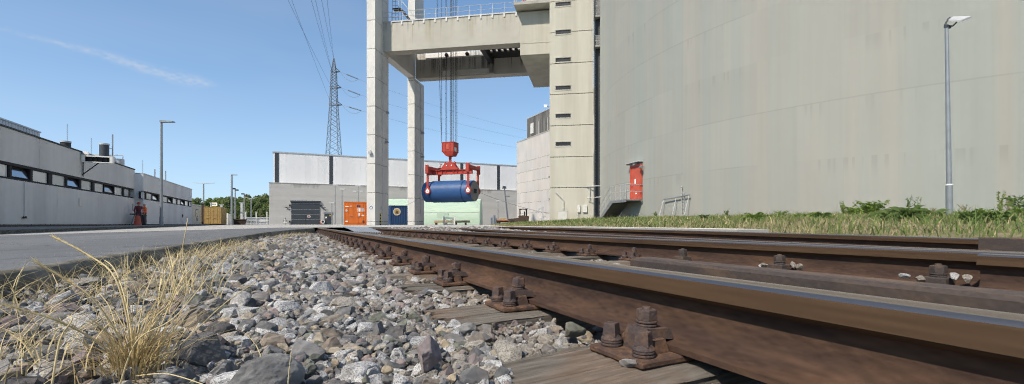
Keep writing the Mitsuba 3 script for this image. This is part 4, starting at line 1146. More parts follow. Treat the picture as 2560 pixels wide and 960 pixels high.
# things on the roof and on the wall
one('roof_screen', 'pale ribbed metal screen on the roof at the far left', 'screen', cat([bx(-14.2, -14.0, 16 + i * .3, 16.27 + i * .3, 4.5, 5.42) for i in range(70)] + [bx(-14.25, -13.95, 16, 37, 5.42, 5.5)]), 'm_roofmetal')


def px_cyl(name, lab, cate, x0, x1, ytop, v, z0, mats):
    t = ((x0 + x1) / 2 - HX) / F; d = v / (t * CT + ST); y = d * (CT - t * ST); r = (x1 - x0) / 2 / F * d; zt_ = (HY - ytop) / F * d
    k = thing(name, lab, cate)
    part(k, 'shaft', cyl((v, y, z0), (v, y, zt_ - r * .35), r * .92, 24), mats[0], smooth=40)
    part(k, 'cap', cat([cyl((v, y, zt_ - r * .35), (v, y, zt_), r * 1.02, 24), cyl((v, y, zt_ - r * .55), (v, y, zt_ - r * .35), r * .8, 20)]), mats[1], smooth=40)
    return (v, y, zt_), r


px_cyl('roof_chimney', 'short dark vent stack with silver cap, left one on the office roof', 'chimney', 153, 175, 353, -17, 4.3, ('m_dark', 'm_galvlight'))
px_cyl('roof_chimney', 'taller dark vent stack with silver cap beside the metal tank', 'chimney', 250, 271, 359, -15.6, 4.3, ('m_anthracite', 'm_galvlight'))
k = thing('roof_tank', 'shiny metal tank with a railing on the office roof', 'tank')
c, d = on_wall(296, -15.0); r = 12 / F * d
part(k, 'shell', cyl((-15, c, 4.3), (-15, c, (HY - 398) / F * d), r, 28), 'm_galvlight', smooth=40)
part(k, 'railing', bars([((-15 - r, c - .6, (HY - 390) / F * d), (-15 + r * 1.1, c - .6, (HY - 390) / F * d)), ((-15 + r * 1.1, c - .6, 4.4), (-15 + r * 1.1, c - .6, (HY - 390) / F * d)), ((-15 - r, c - .6, 4.4), (-15 - r, c - .6, (HY - 390) / F * d))], .035), 'm_galvlight')
k2_ = part(k, 'deck', bx(-16.6, -15 - r, c - .8, c + .8, (HY - 404) / F * d, (HY - 391) / F * d), 'm_whitepanel')
for px, yt, v, lab in ((168, 310, -17, 'thin aerial rod above the left vent stack'), (228, 345, -16, 'faint thin aerial rod between the two vent stacks'), (281.5, 336, -15.2, 'grey aerial mast beside the taller vent stack'),
                       (357, 400, -13.5, 'thin aerial rod at the start of the lower wing'), (387, 423, -12.6, 'short rod on the lower wing roof, the nearer one'), (414, 427, -12.6, 'short rod on the lower wing roof, the farther one')):
    c, d = on_wall(px, v)
    kk_ = thing('aerial', lab, 'aerial')
    part(kk_, 'rod', cyl((v, c, 4.2), (v, c, (HY - yt) / F * d), .018 if 'thin' in lab else .05, 6), 'm_galv')
    if 'mast' in lab: part(kk_, 'arm', bars([((v, c, (HY - 372) / F * d), (v - .5, c - .4, (HY - 372) / F * d))], .03), 'm_galv')
k = thing('projecting_box', 'white framed box with dark louvres on a bracket out from the office wall', 'box')
yb = 37.9; zq = lambda y: (HY - y) / F * 30.1
part(k, 'frame', cat([bx(-12.40, -10.85, yb, yb + .35, zq(409), zq(407)), bx(-12.40, -10.85, yb, yb + .35, zq(395), zq(392)), bx(-12.40, -12.24, yb, yb + .35, zq(407), zq(395)), bx(-11.0, -10.85, yb, yb + .35, zq(407), zq(395))]), 'm_signwhite')
part(k, 'back', bx(-12.24, -11.0, yb + .2, yb + .3, zq(407), zq(395)), 'm_black')
for i in range(5): part(k, 'louvre', bx(-12.2 + i * .25, -12.17 + i * .25, yb + .05, yb + .2, zq(407), zq(395)), 'm_frame')
part(k, 'strut', bars([((-12.42, yb + .2, zq(440)), (-11.6, yb + .2, zq(409))), ((-12.38, yb + .2, 3.0), (-12.38, yb + .2, zq(392)))], .035), 'm_dark')
part(k, 'lamp', mv(hull([(-.25, -.1, 0), (.2, -.1, 0), (-.25, .1, 0), (.2, .1, 0), (-.15, 0, .2), (.1, 0, .2)]), -12.2, yb + .1, zq(390)), 'm_galv')

# ---------------------------------------------------------------- white hall at the back
hall = thing('white_hall', 'big white ribbed hall on a grey concrete base, at the back', 'building')
UF = 95.6
for i in range(60):
    part(hall, 'cladding_panel', bx(-4.2 + i * 1.1, -4.2 + i * 1.1 + 1.09, UF + .95, UF + 1.0, 7.63, 13.19), 'm_clad')
part(hall, 'upper_core', bx(-4.2, 62, UF + 1.02, UF + 50, 7.5, 13.15), 'm_clad')
part(hall, 'roof_edge', bx(-4.35, 62, UF + .86, UF + 50, 13.2, 13.42), 'm_galvlight')
part(hall, 'base_wall', bx(-4.84, 62, UF, UF + 51, -.3, 7.5, .01), 'm_boardconc')
part(hall, 'base_coping', bx(-4.9, 62, UF - .06, UF + .95, 7.503, 7.62), 'm_slab')
for v in (-3.62, 5.75, 14.6, 23.5, 32.25, 40.9, 49.7): part(hall, 'dark_strip', bx(v - .33, v + .33, UF + .90, UF + .945, 7.62, 13.2), 'm_anthracite')
gt = part(hall, 'gate', bx(-1.2, 3.67, UF - .12, UF - .003, -.15, 4.05), 'm_anthracite', label='wide dark grey roller gate')
for z in (.85, 1.75, 2.75, 3.85):
    part(gt, 'seam', bx(-1.2, 3.67, UF - .135, UF - .12, z - .035, z + .035), 'm_galv')
part(gt, 'door', bx(1.22, 1.27, UF - .14, UF - .12, -.12, 1.7), 'm_black')
part(gt, 'head', bx(-1.35, 3.85, UF - .3, UF - .003, 4.06, 4.35), 'm_anthracite')
part(gt, 'notice', bx(1.55, 2.05, UF - .145, UF - .12, 1.25, 1.6), 'm_signwhite')
part(gt, 'notice', bx(1.63, 1.97, UF - .152, UF - .146, 1.33, 1.52), 'm_doorred')
for x in (-1.45, 3.9): part(hall, 'gate_lamp', cat([bx(x - .12, x + .12, UF - .3, UF, 3.3, 3.6), bx(x - .12, x + .12, UF - .25, UF, .3, .6)]), 'm_dark')
for x0, x1 in ((-2.3, -1.4), (3.95, 4.8)): part(hall, 'barrier_arm', bars([((x0, UF - .2, 3.1), (x1, UF - .2, 3.1)), ((x0 + .2, UF - .2, 3.1), (x1, UF - .2, 2.6))], .05), 'm_dark')
dr_ = part(hall, 'side_door', bx(4.5, 5.85, UF - .08, UF - .003, -.15, 1.95), 'm_anthracite', label='dark grey personnel door right of the gate')
part(dr_, 'head', bx(4.4, 5.95, UF - .12, UF - .003, 1.953, 2.3), 'm_galv'); part(dr_, 'notice', bx(4.65, 4.95, UF - .09, UF - .081, 1.1, 1.4), 'm_signwhite'); part(dr_, 'notice', bx(5.4, 5.65, UF - .09, UF - .081, 1.5, 1.75), 'm_yellow')
k = thing('fire_cabinet', 'small red cabinet at the right foot of the dark gate', 'cabinet'); part(k, 'box', bx(3.72, 3.95, UF - .4, UF - .15, -.15, .75), 'm_red'); part(k, 'door', bx(3.74, 3.93, UF - .42, UF - .401, .0, .7), 'm_doorred')
k = thing('hose_reel', 'pale round hose reel beside the red cabinet', 'reel'); part(k, 'drum', cyl((4.2, UF - .45, .45), (4.2, UF - .2, .45), .4, 20), 'm_whitepanel', smooth=30); part(k, 'hub', cyl((4.2, UF - .48, .45), (4.2, UF - .18, .45), .2, 16), 'm_dark')
k = thing('hydrant', 'grey hydrant with valves left of the dark gate', 'hydrant'); part(k, 'body', cyl((-2.2, UF - .6, -.15), (-2.2, UF - .6, .95), .14, 12), 'm_whitepanel'); part(k, 'valve', cat([cyl((-2.55, UF - .6, .6), (-1.85, UF - .6, .6), .12, 12), ball(.17, (-2.2, UF - .6, 1.0))]), 'm_galv'); part(k, 'arm', cyl((-2.5, UF - .9, .2), (-1.9, UF - .9, .2), .09), 'm_whitepanel')
for px, yt, lab in ((838, 463, 'floodlight pole before the hall, tallest one left of the orange container'), (855, 474, 'lamp pole before the hall just left of the orange container'), (896.5, 465, 'twin floodlight pole behind the orange container'), (829.5, 508, 'short lamp pole beside the dark grey side door'), (1245, 503, 'short white post lamp before the hall right of the green shelter')):
    d = 84 if px < 1000 else 90; p = at(px, 562, d); p[2] = -.2; q = at(px, yt, d)
    k = thing('lamp_pole', lab, 'lamp post'); part(k, 'pole', cyl(p, q, .09, 8, .06), 'm_galv')
    part(k, 'head', X(bx(-.55 if 'twin' in lab else -.35, .55, -.2, .2, -.05, .18), mat_at(q, -24)), 'm_galvlight')
    if 'twin' in lab: part(k, 'head', X(cat([bx(-.9, -.3, -.2, .2, -1.1, -.85), bx(.3, .9, -.2, .2, -1.1, -.85), bx(-.9, .9, -.05, .05, -.9, -.84)]), mat_at(q, -24)), 'm_galvlight')

# ---------------------------------------------------------------- stepped concrete building left of the stair tower
sb = thing('stepped_building', 'pale panelled concrete building with a dark set-back top, left of the stair tower', 'building')
XB = 37.25
part(sb, 'core', bx(XB + .06, XB + 20, 50, 79.0, -.2, 15.1), 'm_joint')
ze = [-.2, 1.95, 3.83, 5.7, 7.57, 9.44, 11.3, 15.2]
yq = [50.1, 55.0, 60.0, 65, 70.5, 75.2, 79.1]
for z0, z1 in zip(ze[:-1], ze[1:]):
    for y0, y1 in zip(yq[:-1], yq[1:]): part(sb, 'wall_panel', bx(XB, XB + .3, y0 + .018, y1 - .018, z0 + .02, z1 - .02, .006), 'm_pinkconc')
part(sb, 'end_wall', bx(XB + .31, XB + 20, 79.0, 79.15, -.2, 15.2), 'm_pinkconc')
part(sb, 'upper_block', bx(XB + .5, XB + 19, 50, 75.8, 15.2, 19.0), 'm_sootconc')
part(sb, 'upper_edge', bx(XB + .44, XB + 19, 50, 75.86, 19.0, 19.16), 'm_galvlight')
part(sb, 'ledge', bx(XB - .05, XB + .6, 50, 79.1, 15.203, 15.36), 'm_slab')
part(sb, 'panel_window', bx(XB + .46, XB + .499, 73.2, 74.4, 16.1, 17.9), 'm_whitepanel')
part(sb, 'downpipe', cyl((XB + .44, 71.2, 15.37), (XB + .44, 71.2, 17.7), .06), 'm_galvlight')
part(sb, 'downpipe', cyl((XB + .44, 68.0, 15.37), (XB + .44, 68.0, 17.7), .06), 'm_galvlight')
for y_, z_ in ((66.0, 3.9), (66.0, 7.5)): part(sb, 'wall_lamp', bx(XB - .3, XB, y_, y_ + .3, z_, z_ + .25), 'm_dark')

# ---------------------------------------------------------------- containers, green shelter, yard things
def container(name, lab, cx, cy, deg, L, mat, doors=True, W=2.44, H=2.59, z=-.12):
    k = thing(name, lab, 'container'); M = mat_at((cx, cy, z), deg)          # local: door end at y = 0 facing -y, body to +y
    prof, o = [], 0
    nx = int(L / .28); ys_ = np.concatenate([[i * L / nx, (i + .35) * L / nx, (i + .5) * L / nx, (i + .85) * L / nx] for i in range(nx)]); off = np.tile([0, 0, .04, .04], nx)
    for s in (-1, 1):
        part(k, 'side', X(grid(np.arange(len(ys_)), [.16, H - .12], lambda a, z_: np.stack([s * (W / 2 - .02 - off[a.astype(int)]), .08 + ys_[a.astype(int)] * .97, z_], -1)), M), mat)
    part(k, 'roof', X(bx(-W / 2 + .02, W / 2 - .02, .05, L - .05, H - .10, H - .05), M), mat)
    part(k, 'back', X(bx(-W / 2 + .05, W / 2 - .05, L - .1, L - .04, .1, H - .1), M), mat)
    fr_ = []
    for s in (-1, 1):
        for yy in (0, L - .14): fr_.append(bx(s * W / 2, s * (W / 2 - .14), yy, yy + .14, 0, H))
        fr_ += [bx(s * W / 2, s * (W / 2 - .07), .1, L - .1, H - .13, H - .002), bx(s * W / 2, s * (W / 2 - .07), .1, L - .1, .02, .17)]
    for yy in (0, L - .12): fr_ += [bx(-W / 2 + .14, W / 2 - .14, yy, yy + .11, H - .12, H - .001), bx(-W / 2 + .14, W / 2 - .14, yy, yy + .11, .01, .15)]
    part(k, 'frame', X(cat(fr_), M), mat)
    if doors:
        for s in (-1, 1):
            d = part(k, 'door', X(bx(s * .012, s * (W / 2 - .15), .03, .08, .17, H - .14, .01), M), mat)
            part(d, 'panel', X(cat([bx(s * .10, s * (W / 2 - .22), .012, .03, .25 + j * .56, .25 + j * .56 + .48) for j in range(4)]), M), mat)
            for q in (.30, .78): part(d, 'locking_bar', X(cyl((s * q, -.005, .1), (s * q, -.005, H - .06), .020, 8), M), mat)
            part(d, 'handle', X(bars([((s * .30, -.03, 1.0), (s * .62, -.03, 1.0))], .02), M), 'm_galv')
    return k, M


hd_ = lambda a: -math.degrees(TH) + a
p = at(889, 562.6, 51.8)
k, M = container('orange_container', 'orange shipping container with closed double doors left of the front crane leg', p[0], p[1], hd_(16), 6.06, 'm_orange')
for x0, z0, w, h, mt in ((-1.1, 2.0, .42, .1, 'm_signwhite'), (.13, 2.0, .38, .22, 'm_contblue'), (.22, 1.5, .3, .42, 'm_signwhite'), (.62, 1.5, .3, .42, 'm_galvlight'), (.26, .95, .18, .4, 'm_signwhite'), (.66, 1.0, .24, .14, 'm_signwhite'), (-1.1, .35, .34, .12, 'm_signwhite'), (.7, .25, .26, .26, 'm_dark'), (-.55, 2.05, .1, .1, 'm_signwhite')):
    part(k, 'sticker', X(bx(x0, x0 + w, .004, .010, z0, z0 + h), M), mt)
stk = part(k, 'sticker', X(rotz(mv(hull([(-.17, 0, 0), (.17, 0, 0), (0, 0, -.17), (0, 0, .17), (-.17, .006, 0), (.17, .006, 0), (0, .006, -.17), (0, .006, .17)]), -.98, .004, 1.62), 0), M), 'm_galvlight')
p = at(999, 561.8, 62)
k, M = container('blue_container', 'dark blue shipping container between the two crane legs', p[0], p[1], hd_(24), 6.06, 'm_contblue', doors=False)
part(k, 'end_panel', X(grid(np.arange(40), [.15, 2.45], lambda a, z: np.stack([-1.1 + a * 2.2 / 39, .05 + .04 * (np.floor(a / 2) % 2), z], -1)), M), 'm_contblue')
em = lambda r, y: cyl((-.35, y, 1.75), (-.35, y - .006, 1.75), r, 28)
sy_ = lambda a, b: trimesh.transformations.scale_matrix
part(k, 'emblem', X(em(.50, .035), M), 'm_beige', label='round pale emblem with a dark centre'); part(k, 'emblem', X(em(.36, .028), M), 'm_ochre'); part(k, 'emblem', X(cat([bx(-.55, -.15, .012, .021, 1.5, 1.62), bx(-.5, -.38, .012, .021, 1.62, 1.9), bx(-.3, -.18, .012, .021, 1.62, 1.85)]), M), 'm_dark')
# green round-roofed shelter
k = thing('green_shelter', 'long pale green round-roofed shelter behind the hanging cask', 'shelter')
a_ = at(945, 561, 82); b_ = at(1199, 561, 82)
gl = np.linalg.norm((b_ - a_)[:2]); GM = np.eye(4); e = (b_ - a_) / gl; e[2] = 0; GM[:3, 0] = e; GM[:3, 1] = [-e[1], e[0], 0]; GM[:3, 3] = [a_[0], a_[1], -.12]
th = np.linspace(0, np.pi, 61)
arch = np.stack([-4.4 * np.cos(th) * (1 + .0 * th), 4.75 * np.sin(th) ** .8], -1)
bays = np.linspace(0, gl, 2)
for i in range(1):
    part(k, 'cover', X(grid([bays[i] + .02, bays[i + 1] - .02], np.arange(61), lambda u, j: np.stack([u, arch[j.astype(int), 0] + 4.4, arch[j.astype(int), 1]], -1)), GM), 'm_tent', smooth=True)
endp = prism(np.vstack([arch + [4.4, 0]]), .05); endp.apply_transform(trimesh.transformations.rotation_matrix(math.pi / 2, (1, 0, 0))); endp.apply_transform(trimesh.transformations.rotation_matrix(math.pi / 2, (0, 0, 1)))
part(k, 'end_wall', X(mv(endp.copy(), gl - .06, 0, 0), GM), 'm_tent'); part(k, 'end_wall', X(mv(endp.copy(), .0, 0, 0), GM), 'm_tent')
part(k, 'seam', X(bx(0, gl, -.0, .05, 2.0, 2.06), GM) if False else X(tube([(0, .22, 2.2), (gl, .22, 2.2)], .03), GM), 'm_galvlight')
part(k, 'patch', X(bx(gl * .58, gl * .69, .08, .14, .3, 2.1), GM), 'm_tent')
# timber stack, white barrier, trailers, tow tractor, leaning pole
DT = 66
k = thing('timber_stack', 'low stack of pale timber beams in front of the green shelter', 'timber')
a_ = at(1085, 559, DT); M = mat_at((a_[0], a_[1], -.12), -24)
for i in range(3):
    for j in range(4): part(k, 'beam', X(bx(j * 1.27 + .0, j * 1.27 + 1.24, i * .3, i * .3 + .2, .30 + (j % 2) * .02 + (i % 2) * .16, .44 + (j % 2) * .03 + (i % 2) * .16), M), 'm_timber')
for j in range(4): part(k, 'bearer', X(bx(.15 + j * 1.4, .35 + j * 1.4, -.1, 1.0, .0, .30), M), 'm_brown')
k = thing('white_barrier', 'white barrier frame with diagonal braces before the timber stack', 'barrier')
a_ = at(1110, 559, DT - 3); M = mat_at((a_[0], a_[1], -.12), -24)
for x in (0, 1.42): part(k, 'post', X(bx(x - .09, x + .09, -.09, .09, 0, 1.15), M), 'm_white')
part(k, 'rail', X(bx(.1, 1.34, -.03, .03, .85, 1.0), M), 'm_white')
part(k, 'brace', X(cat([bars([((.1, 0, .1), (1.34, 0, .8)), ((.1, 0, .8), (1.34, 0, .1))], .04), bx(.1, 1.34, -.03, .03, .03, .12)]), M), 'm_white')
k = thing('flat_trailer', 'low orange flat trailer left of the tow tractor', 'trailer')
a_ = at(1240, 558, 50); M = mat_at((a_[0], a_[1], -.1), -22)
part(k, 'deck', X(bx(0, 1.75, 0, 1.2, .42, .54, .01), M), 'm_rustorange'); part(k, 'load', X(cat([bx(.2, 1.0, .2, .9, .545, .64), bx(.5, 1.3, .3, .8, .645, .72)]), M), 'm_timber')
for x in (.3, 1.45): part(k, 'wheel', X(cyl((x, -.05, .22), (x, .12, .22), .21, 18), M), 'm_black', smooth=30)
part(k, 'chassis', X(bx(.05, 1.7, .1, 1.1, .30, .42), M), 'm_brown')
k = thing('tow_tractor', 'dark red tow tractor with an open cab beside the white cabinet', 'vehicle')
a_ = at(1272, 558, 48); M = mat_at((a_[0], a_[1], -.1), -22)
part(k, 'chassis', X(hull([(0, 0, .3), (2.05, 0, .3), (0, 1.1, .3), (2.05, 1.1, .3), (0, 0, .62), (2.1, 0, .85), (0, 1.1, .62), (2.1, 1.1, .85)]), M), 'm_brown')
part(k, 'hood', X(bx(1.05, 2.08, .1, 1.0, .65, .95, .05), M), 'm_brown')
cb = part(k, 'cab', X(cat([bx(1.15, 1.23, .1, .18, .85, 1.6), bx(1.82, 1.9, .1, .18, .85, 1.6), bx(1.15, 1.23, .92, 1.0, .85, 1.6), bx(1.82, 1.9, .92, 1.0, .85, 1.6), bx(1.1, 1.95, .05, 1.05, 1.6, 1.68, .02)]), M), 'm_black')
part(cb, 'seat', X(cat([bx(1.35, 1.7, .35, .75, .9, 1.0), bx(1.62, 1.7, .35, .75, 1.0, 1.4)]), M), 'm_black')
for x in (.35, 1.7):
    for y_ in (-.06, 1.0): part(k, 'wheel', X(cyl((x, y_, .24), (x, y_ + .17, .24), .24, 18), M), 'm_black', smooth=30)
k = thing('leaning_lamp_pole', 'leaning white lamp pole with two heads in front of the hall', 'lamp post')
p, q = at(1271, 560, 70), at(1261, 470, 70)
part(k, 'pole', cyl(p, q, .13, 10, .09), 'm_whitepanel'); part(k, 'head', mv(hull([(-.35, -.2, -.1), (.3, -.2, -.1), (-.35, .2, -.1), (.3, .2, -.1), (-.2, 0, .3), (.2, 0, .3)]), *q), 'm_galv')
p = at(1265, 491, 70); part(k, 'head', X(cat([bx(-.1, .6, -.12, .12, -.05, .08)]), mat_at(p, -24)), 'm_galvlight')
for px in (1229, 1236, 1240): 
    p = at(px, 560, 72); h = {1229: .9, 1236: 1.25, 1240: .8}[px]
    k = thing('yard_post', {1229: 'short white post in front of the hall, left of three', 1236: 'thick white post in front of the hall, middle of three', 1240: 'short white post in front of the hall, right of three'}[px], 'post')
    part(k, 'shaft', bx(p[0] - .12, p[0] + .12, p[1] - .12, p[1] + .12, -.2, h), 'm_white'); part(k, 'cap', bx(p[0] - .15, p[0] + .15, p[1] - .15, p[1] + .15, h, h + .06), 'm_galvlight')

# ---------------------------------------------------------------- left end of the yard
p = at(482, 562, 57.5)
k = thing('office_cabin', 'white office cabin with a narrow window at the end of the grey wing', 'cabin')
M = mat_at((p[0] - .1, p[1], -.13), 0)
part(k, 'wall', X(bx(-2.4, 0, 0, 6.0, 0, 2.5, .02), M), 'm_beige'); part(k, 'roof', X(bx(-2.5, .06, -.06, 6.06, 2.5, 2.62), M), 'm_whitepanel')
wn = part(k, 'window', X(bx(.001, .04, 2.4, 3.9, 1.0, 2.0), M), 'm_frame'); part(wn, 'pane', X(bx(.041, .05, 2.5, 3.05, 1.08, 1.92), M), 'm_glazing'); part(wn, 'pane', X(bx(.041, .05, 3.2, 3.8, 1.08, 1.92), M), 'm_glazing')
part(k, 'vent', X(bx(.001, .05, 3.0, 3.4, .55, .85), M), 'm_dark')
p = at(503, 562, 66.5)
container('yellow_container', 'ochre yellow container beside the white office cabin', p[0] + 1.2, p[1] - .2, 0, 6.06, 'm_ochre', doors=True, z=-.13)
k = thing('steel_pillar', 'brown steel pillar at the corner of the yellow container', 'pillar'); p = at(507, 562, 64); part(k, 'shaft', bx(p[0] - .15, p[0] + .1, p[1] - .1, p[1] + .1, -.2, 2.75), 'm_brown'); part(k, 'cap', bx(p[0] - .2, p[0] + .15, p[1] - .15, p[1] + .15, 2.75, 2.85), 'm_brown')


def lamp(name, lab, px, ybase, ytop, d, r0, arms, mat='m_pole'):
    """A street lamp; arms: (length to the right in view, rise, thickness) list."""
    b = at(px, ybase, d); b[2] = min(b[2], -.12); q = at(px, ytop, d); k = thing(name, lab, 'street lamp')
    part(k, 'pole', cyl(b, q, r0, 12, r0 * .72), mat, smooth=40)
    part(k, 'base', cyl((b[0], b[1], b[2] - .1), (b[0], b[1], b[2] + .7), r0 * 1.25, 12), mat, smooth=40)
    for L, rise, th_ in arms:
        e = np.array([CT, -ST, 0]) * np.sign(L); v = np.array([ST, CT, 0])
        m = hull([q + e * s * abs(L) + v * w * th_ * 1.1 + np.array([0, 0, h * th_ * (.5 if s > .9 else .9) + rise * s]) for s in (-.03 / abs(L), .25, 1) for w in (-1, 1) for h in (0, 1)])
        part(k, 'lamp_head', m, 'm_galvlight' if mat != 'm_pole' else 'm_pole')
    return k


lamp('street_lamp', 'tall street lamp with one arm standing before the lower grey wing', 403.5, 565.5, 306, 36, .115, [(.95, .0, .16)])
lamp('street_lamp', 'single-arm street lamp farther off in the gap left of the white hall', 579.5, 561.5, 438, 68, .16, [(.75, .0, .15)])
lamp('double_lamp', 'double-armed lamp with low outstretched arms above the white office cabin', 509, 561, 460, 80, .13, [(1.85, .15, .10), (-1.85, .2, .10)], 'm_galv')
lamp('double_lamp', 'double-armed lamp beside the far fence, left of the white hall', 628, 561, 497, 110, .15, [(1.6, .25, .12), (-1.6, .3, .12)], 'm_galv')
for px, yt, d, lab in ((588, 472, 85, 'floodlight mast just right of the single-arm lamp'), (610.5, 485, 95, 'floodlight mast left of the far double-armed lamp')):
    b, q = at(px, 561, d), at(px, yt, d); b[2] = -.2
    k = thing('floodlight_mast', lab, 'lamp post'); part(k, 'pole', cyl(b, q, .13, 8, .09), 'm_galv'); part(k, 'lamp_head', X(cat([bx(-.5, -.05, -.2, .25, -.1, .15), bx(.1, .5, -.2, .25, -.35, -.1)]), mat_at(q, -24)), 'm_dark')
for px, yt, d, w, lab in ((553.5, 513, 78, .16, 'white post with a flat top left of the single-arm lamp'), (604, 508, 84, .17, 'thick white post with a cross cap before the wooded hill'), (527, 508, 90, .10, 'thin white post above the yellow container'), (614, 531, 100, .13, 'low white post beside the brown skips'),
                          (640.5, 531, 105, .12, 'low white post lamp before the far fence'), (667, 531, 110, .11, 'thin white post next to the white hall corner')):
    b = at(px, 561, d); h = (HY - yt) / F * d
    k = thing('white_post', lab, 'post'); part(k, 'shaft', bx(b[0] - w, b[0] + w, b[1] - w, b[1] + w, -.2, h), 'm_whitepanel'); part(k, 'cap', bx(b[0] - w * 2.2, b[0] + w * 2.2, b[1] - w, b[1] + w, h, h + .14), 'm_galvlight')
b = at(537, 560, 76); k = thing('notice_sign', 'white and yellow notice board on a post left of the single-arm lamp', 'sign')
zq = lambda y: (HY - y) / F * 76
part(k, 'post', cyl((b[0], b[1], -.2), (b[0], b[1], zq(506)), .07, 8), 'm_galvlight'); M = mat_at((b[0], b[1] - .1, 0), -24)
part(k, 'board', X(bx(-.42, .42, -.04, 0, zq(515.5), zq(506.5)), M), 'm_signwhite'); part(k, 'border', X(cat([bx(-.44, .44, -.045, -.001, zq(507), zq(506)), bx(-.44, .44, -.045, -.001, zq(516), zq(515))]), M), 'm_yellow')
part(k, 'print', X(cat([bx(-.34, -.20, -.046, -.041, zq(512.5), zq(509)), bx(-.15, -.03, -.046, -.041, zq(512), zq(509.5)), bx(.02, .12, -.046, -.041, zq(513), zq(509.5)), bx(.16, .24, -.046, -.041, zq(512), zq(509.5))]), M), 'm_dark')
b = at(537.5, 562, 70); k = thing('grit_bin', 'pale bin with a yellow lid beside the yellow container', 'bin')
part(k, 'body', hull([(b[0] + x, b[1] + y_, z) for x in (-.45, .45) for y_ in (-.3, .3) for z in (-.13, .45)]), 'm_whitepanel'); part(k, 'lid', hull([(b[0] + x * (1 if z < .55 else .85), b[1] + y_, z) for x in (-.5, .5) for y_ in (-.35, .35) for z in (.45, .72)]), 'm_yellow')
k = thing('white_tarp', 'white tarpaulin-covered load behind the yellow bin', 'cover'); b = at(541, 561, 95)
part(k, 'sheet', hull([(b[0], b[1], -.2), (b[0] + 2.1, b[1] - .9, -.2), (b[0], b[1], 2.3), (b[0] + 2.1, b[1] - .9, 2.2), (b[0] + .3, b[1] + 3, 2.4), (b[0] + 2.2, b[1] + 3, 2.0), (b[0], b[1] + 3, -.2), (b[0] + 2.3, b[1] + 3, -.2)]), 'm_whitepanel')
part(k, 'rope', bars([((b[0] - .01, b[1] - .03, 1.2), (b[0] + 2.1, b[1] - .93, 1.1))], .03), 'm_galv')
for px, w, lab in ((592, 16, 'dark brown skip on the yard, the left one'), (607, 15, 'dark brown round-cornered skip on the yard, the right one')):
    b = at(px, 561.5, 72); k = thing('skip', lab, 'skip'); ww_ = w / F * 72
    sh = [(b[0] + x * s_, b[1] + y_ * s_, z) for x in (-ww_ / 2, ww_ / 2) for y_ in (-.5, .5) for z, s_ in ((-.13, .72), (.62, 1.0))]
    part(k, 'body', hull(sh), 'm_brown'); part(k, 'rim', bx(b[0] - ww_ / 2 - .05, b[0] + ww_ / 2 + .05, b[1] - .55, b[1] + .55, .62, .74), 'm_brown')
b = at(566, 561, 110)
k = thing('low_shed', 'low blue-grey shed far behind the yard', 'shed'); part(k, 'wall', bx(b[0] - 3, b[0] + 6, b[1], b[1] + 3, -.2, .95), 'm_bluegrey'); part(k, 'roof', bx(b[0] - 3.2, b[0] + 6.2, b[1] - .2, b[1] + 3.2, .95, 1.15), 'm_roofmetal')
for i in range(5): part(k, 'door', bx(b[0] - 2.6 + i * 1.75, b[0] - 1.5 + i * 1.75, b[1] - .05, b[1] - .003, -.1, .8), 'm_dark')
b = at(655, 560, 118)
k = thing('far_cabin', 'pale blue-grey cabin behind the far fence', 'cabin'); part(k, 'wall', bx(b[0] - 4, b[0] + 6, b[1], b[1] + 4, -.2, 1.6), 'm_bluegrey'); part(k, 'roof', bx(b[0] - 4.1, b[0] + 6.1, b[1] - .1, b[1] + 4, 1.6, 1.75), 'm_roofmetal')
for i in range(3): part(k, 'window', bx(b[0] - 3 + i * 2.4, b[0] - 1.6 + i * 2.4, b[1] - .03, b[1] - .003, .5, 1.2), 'm_whitepanel')
k = thing('mesh_fence', 'pale mesh fence across the far end of the yard', 'fence')
for i in range(26):
    p = at(604 + i * 3.0, 560, 104); part(k, 'post', cyl((p[0], p[1], -.2), (p[0], p[1], 1.45), .045, 6), 'm_galvlight')
p0, p1 = at(604, 560, 104), at(679, 560, 104)
for z in (.1, .7, 1.4): part(k, 'rail', cyl((p0[0], p0[1], z), (p1[0], p1[1], z), .03, 6), 'm_galvlight')

# ---------------------------------------------------------------- lamp post on the right
b = at(2374, 535, 12.0); q = at(2366.5, 66, 12.0)
k = thing('street_lamp', 'tall grey lamp post with a tilted flat head before the round wall', 'street lamp')
mid = b + (q - b) * (1 - (462 - 66) / (535 - 66.0))
part(k, 'pole', cat([cyl(b - [0, 0, .3], mid, .072, 20), cyl(mid, q, .058, 20, .038)]), 'm_pole', smooth=40)
part(k, 'collar', cyl(mid - [0, 0, .015], mid + [0, 0, .02], .076, 20), 'm_signwhite', smooth=40)
e = np.array([CT, -ST, 0]); f_ = np.array([ST, CT, 0])


def LP(x, y, dd=0.0): return at(x, y, 12.0 + dd)


hp = [LP(2372, 47, .0), LP(2385, 40, .22), LP(2428, 40, .25), LP(2404, 50, -.22), LP(2372, 48.5, -.14)]
dn = np.array([0, 0, .045])
part(k, 'lamp_head', hull(hp + [p_ - dn for p_ in hp]), 'm_galvlight')
part(k, 'lens', hull([p_ * .995 + (np.mean(hp, 0) * .005) - np.array([0, 0, .05]) for p_ in [hp[1], hp[2], hp[3]]] + [p_ - np.array([0, 0, .06]) for p_ in [hp[1], hp[2], hp[3]]]), 'm_whitepanel')
part(k, 'bracket', cat([tube([LP(2362, 63), LP(2370, 48), LP(2375, 44)], .02), tube([LP(2368, 66), LP(2382, 65), LP(2391, 56), LP(2390, 50)], .018), bx(q[0] - .05, q[0] + .14, q[1] - .035, q[1] + .035, q[2] - .035, q[2] + .035)]), 'm_anthracite')

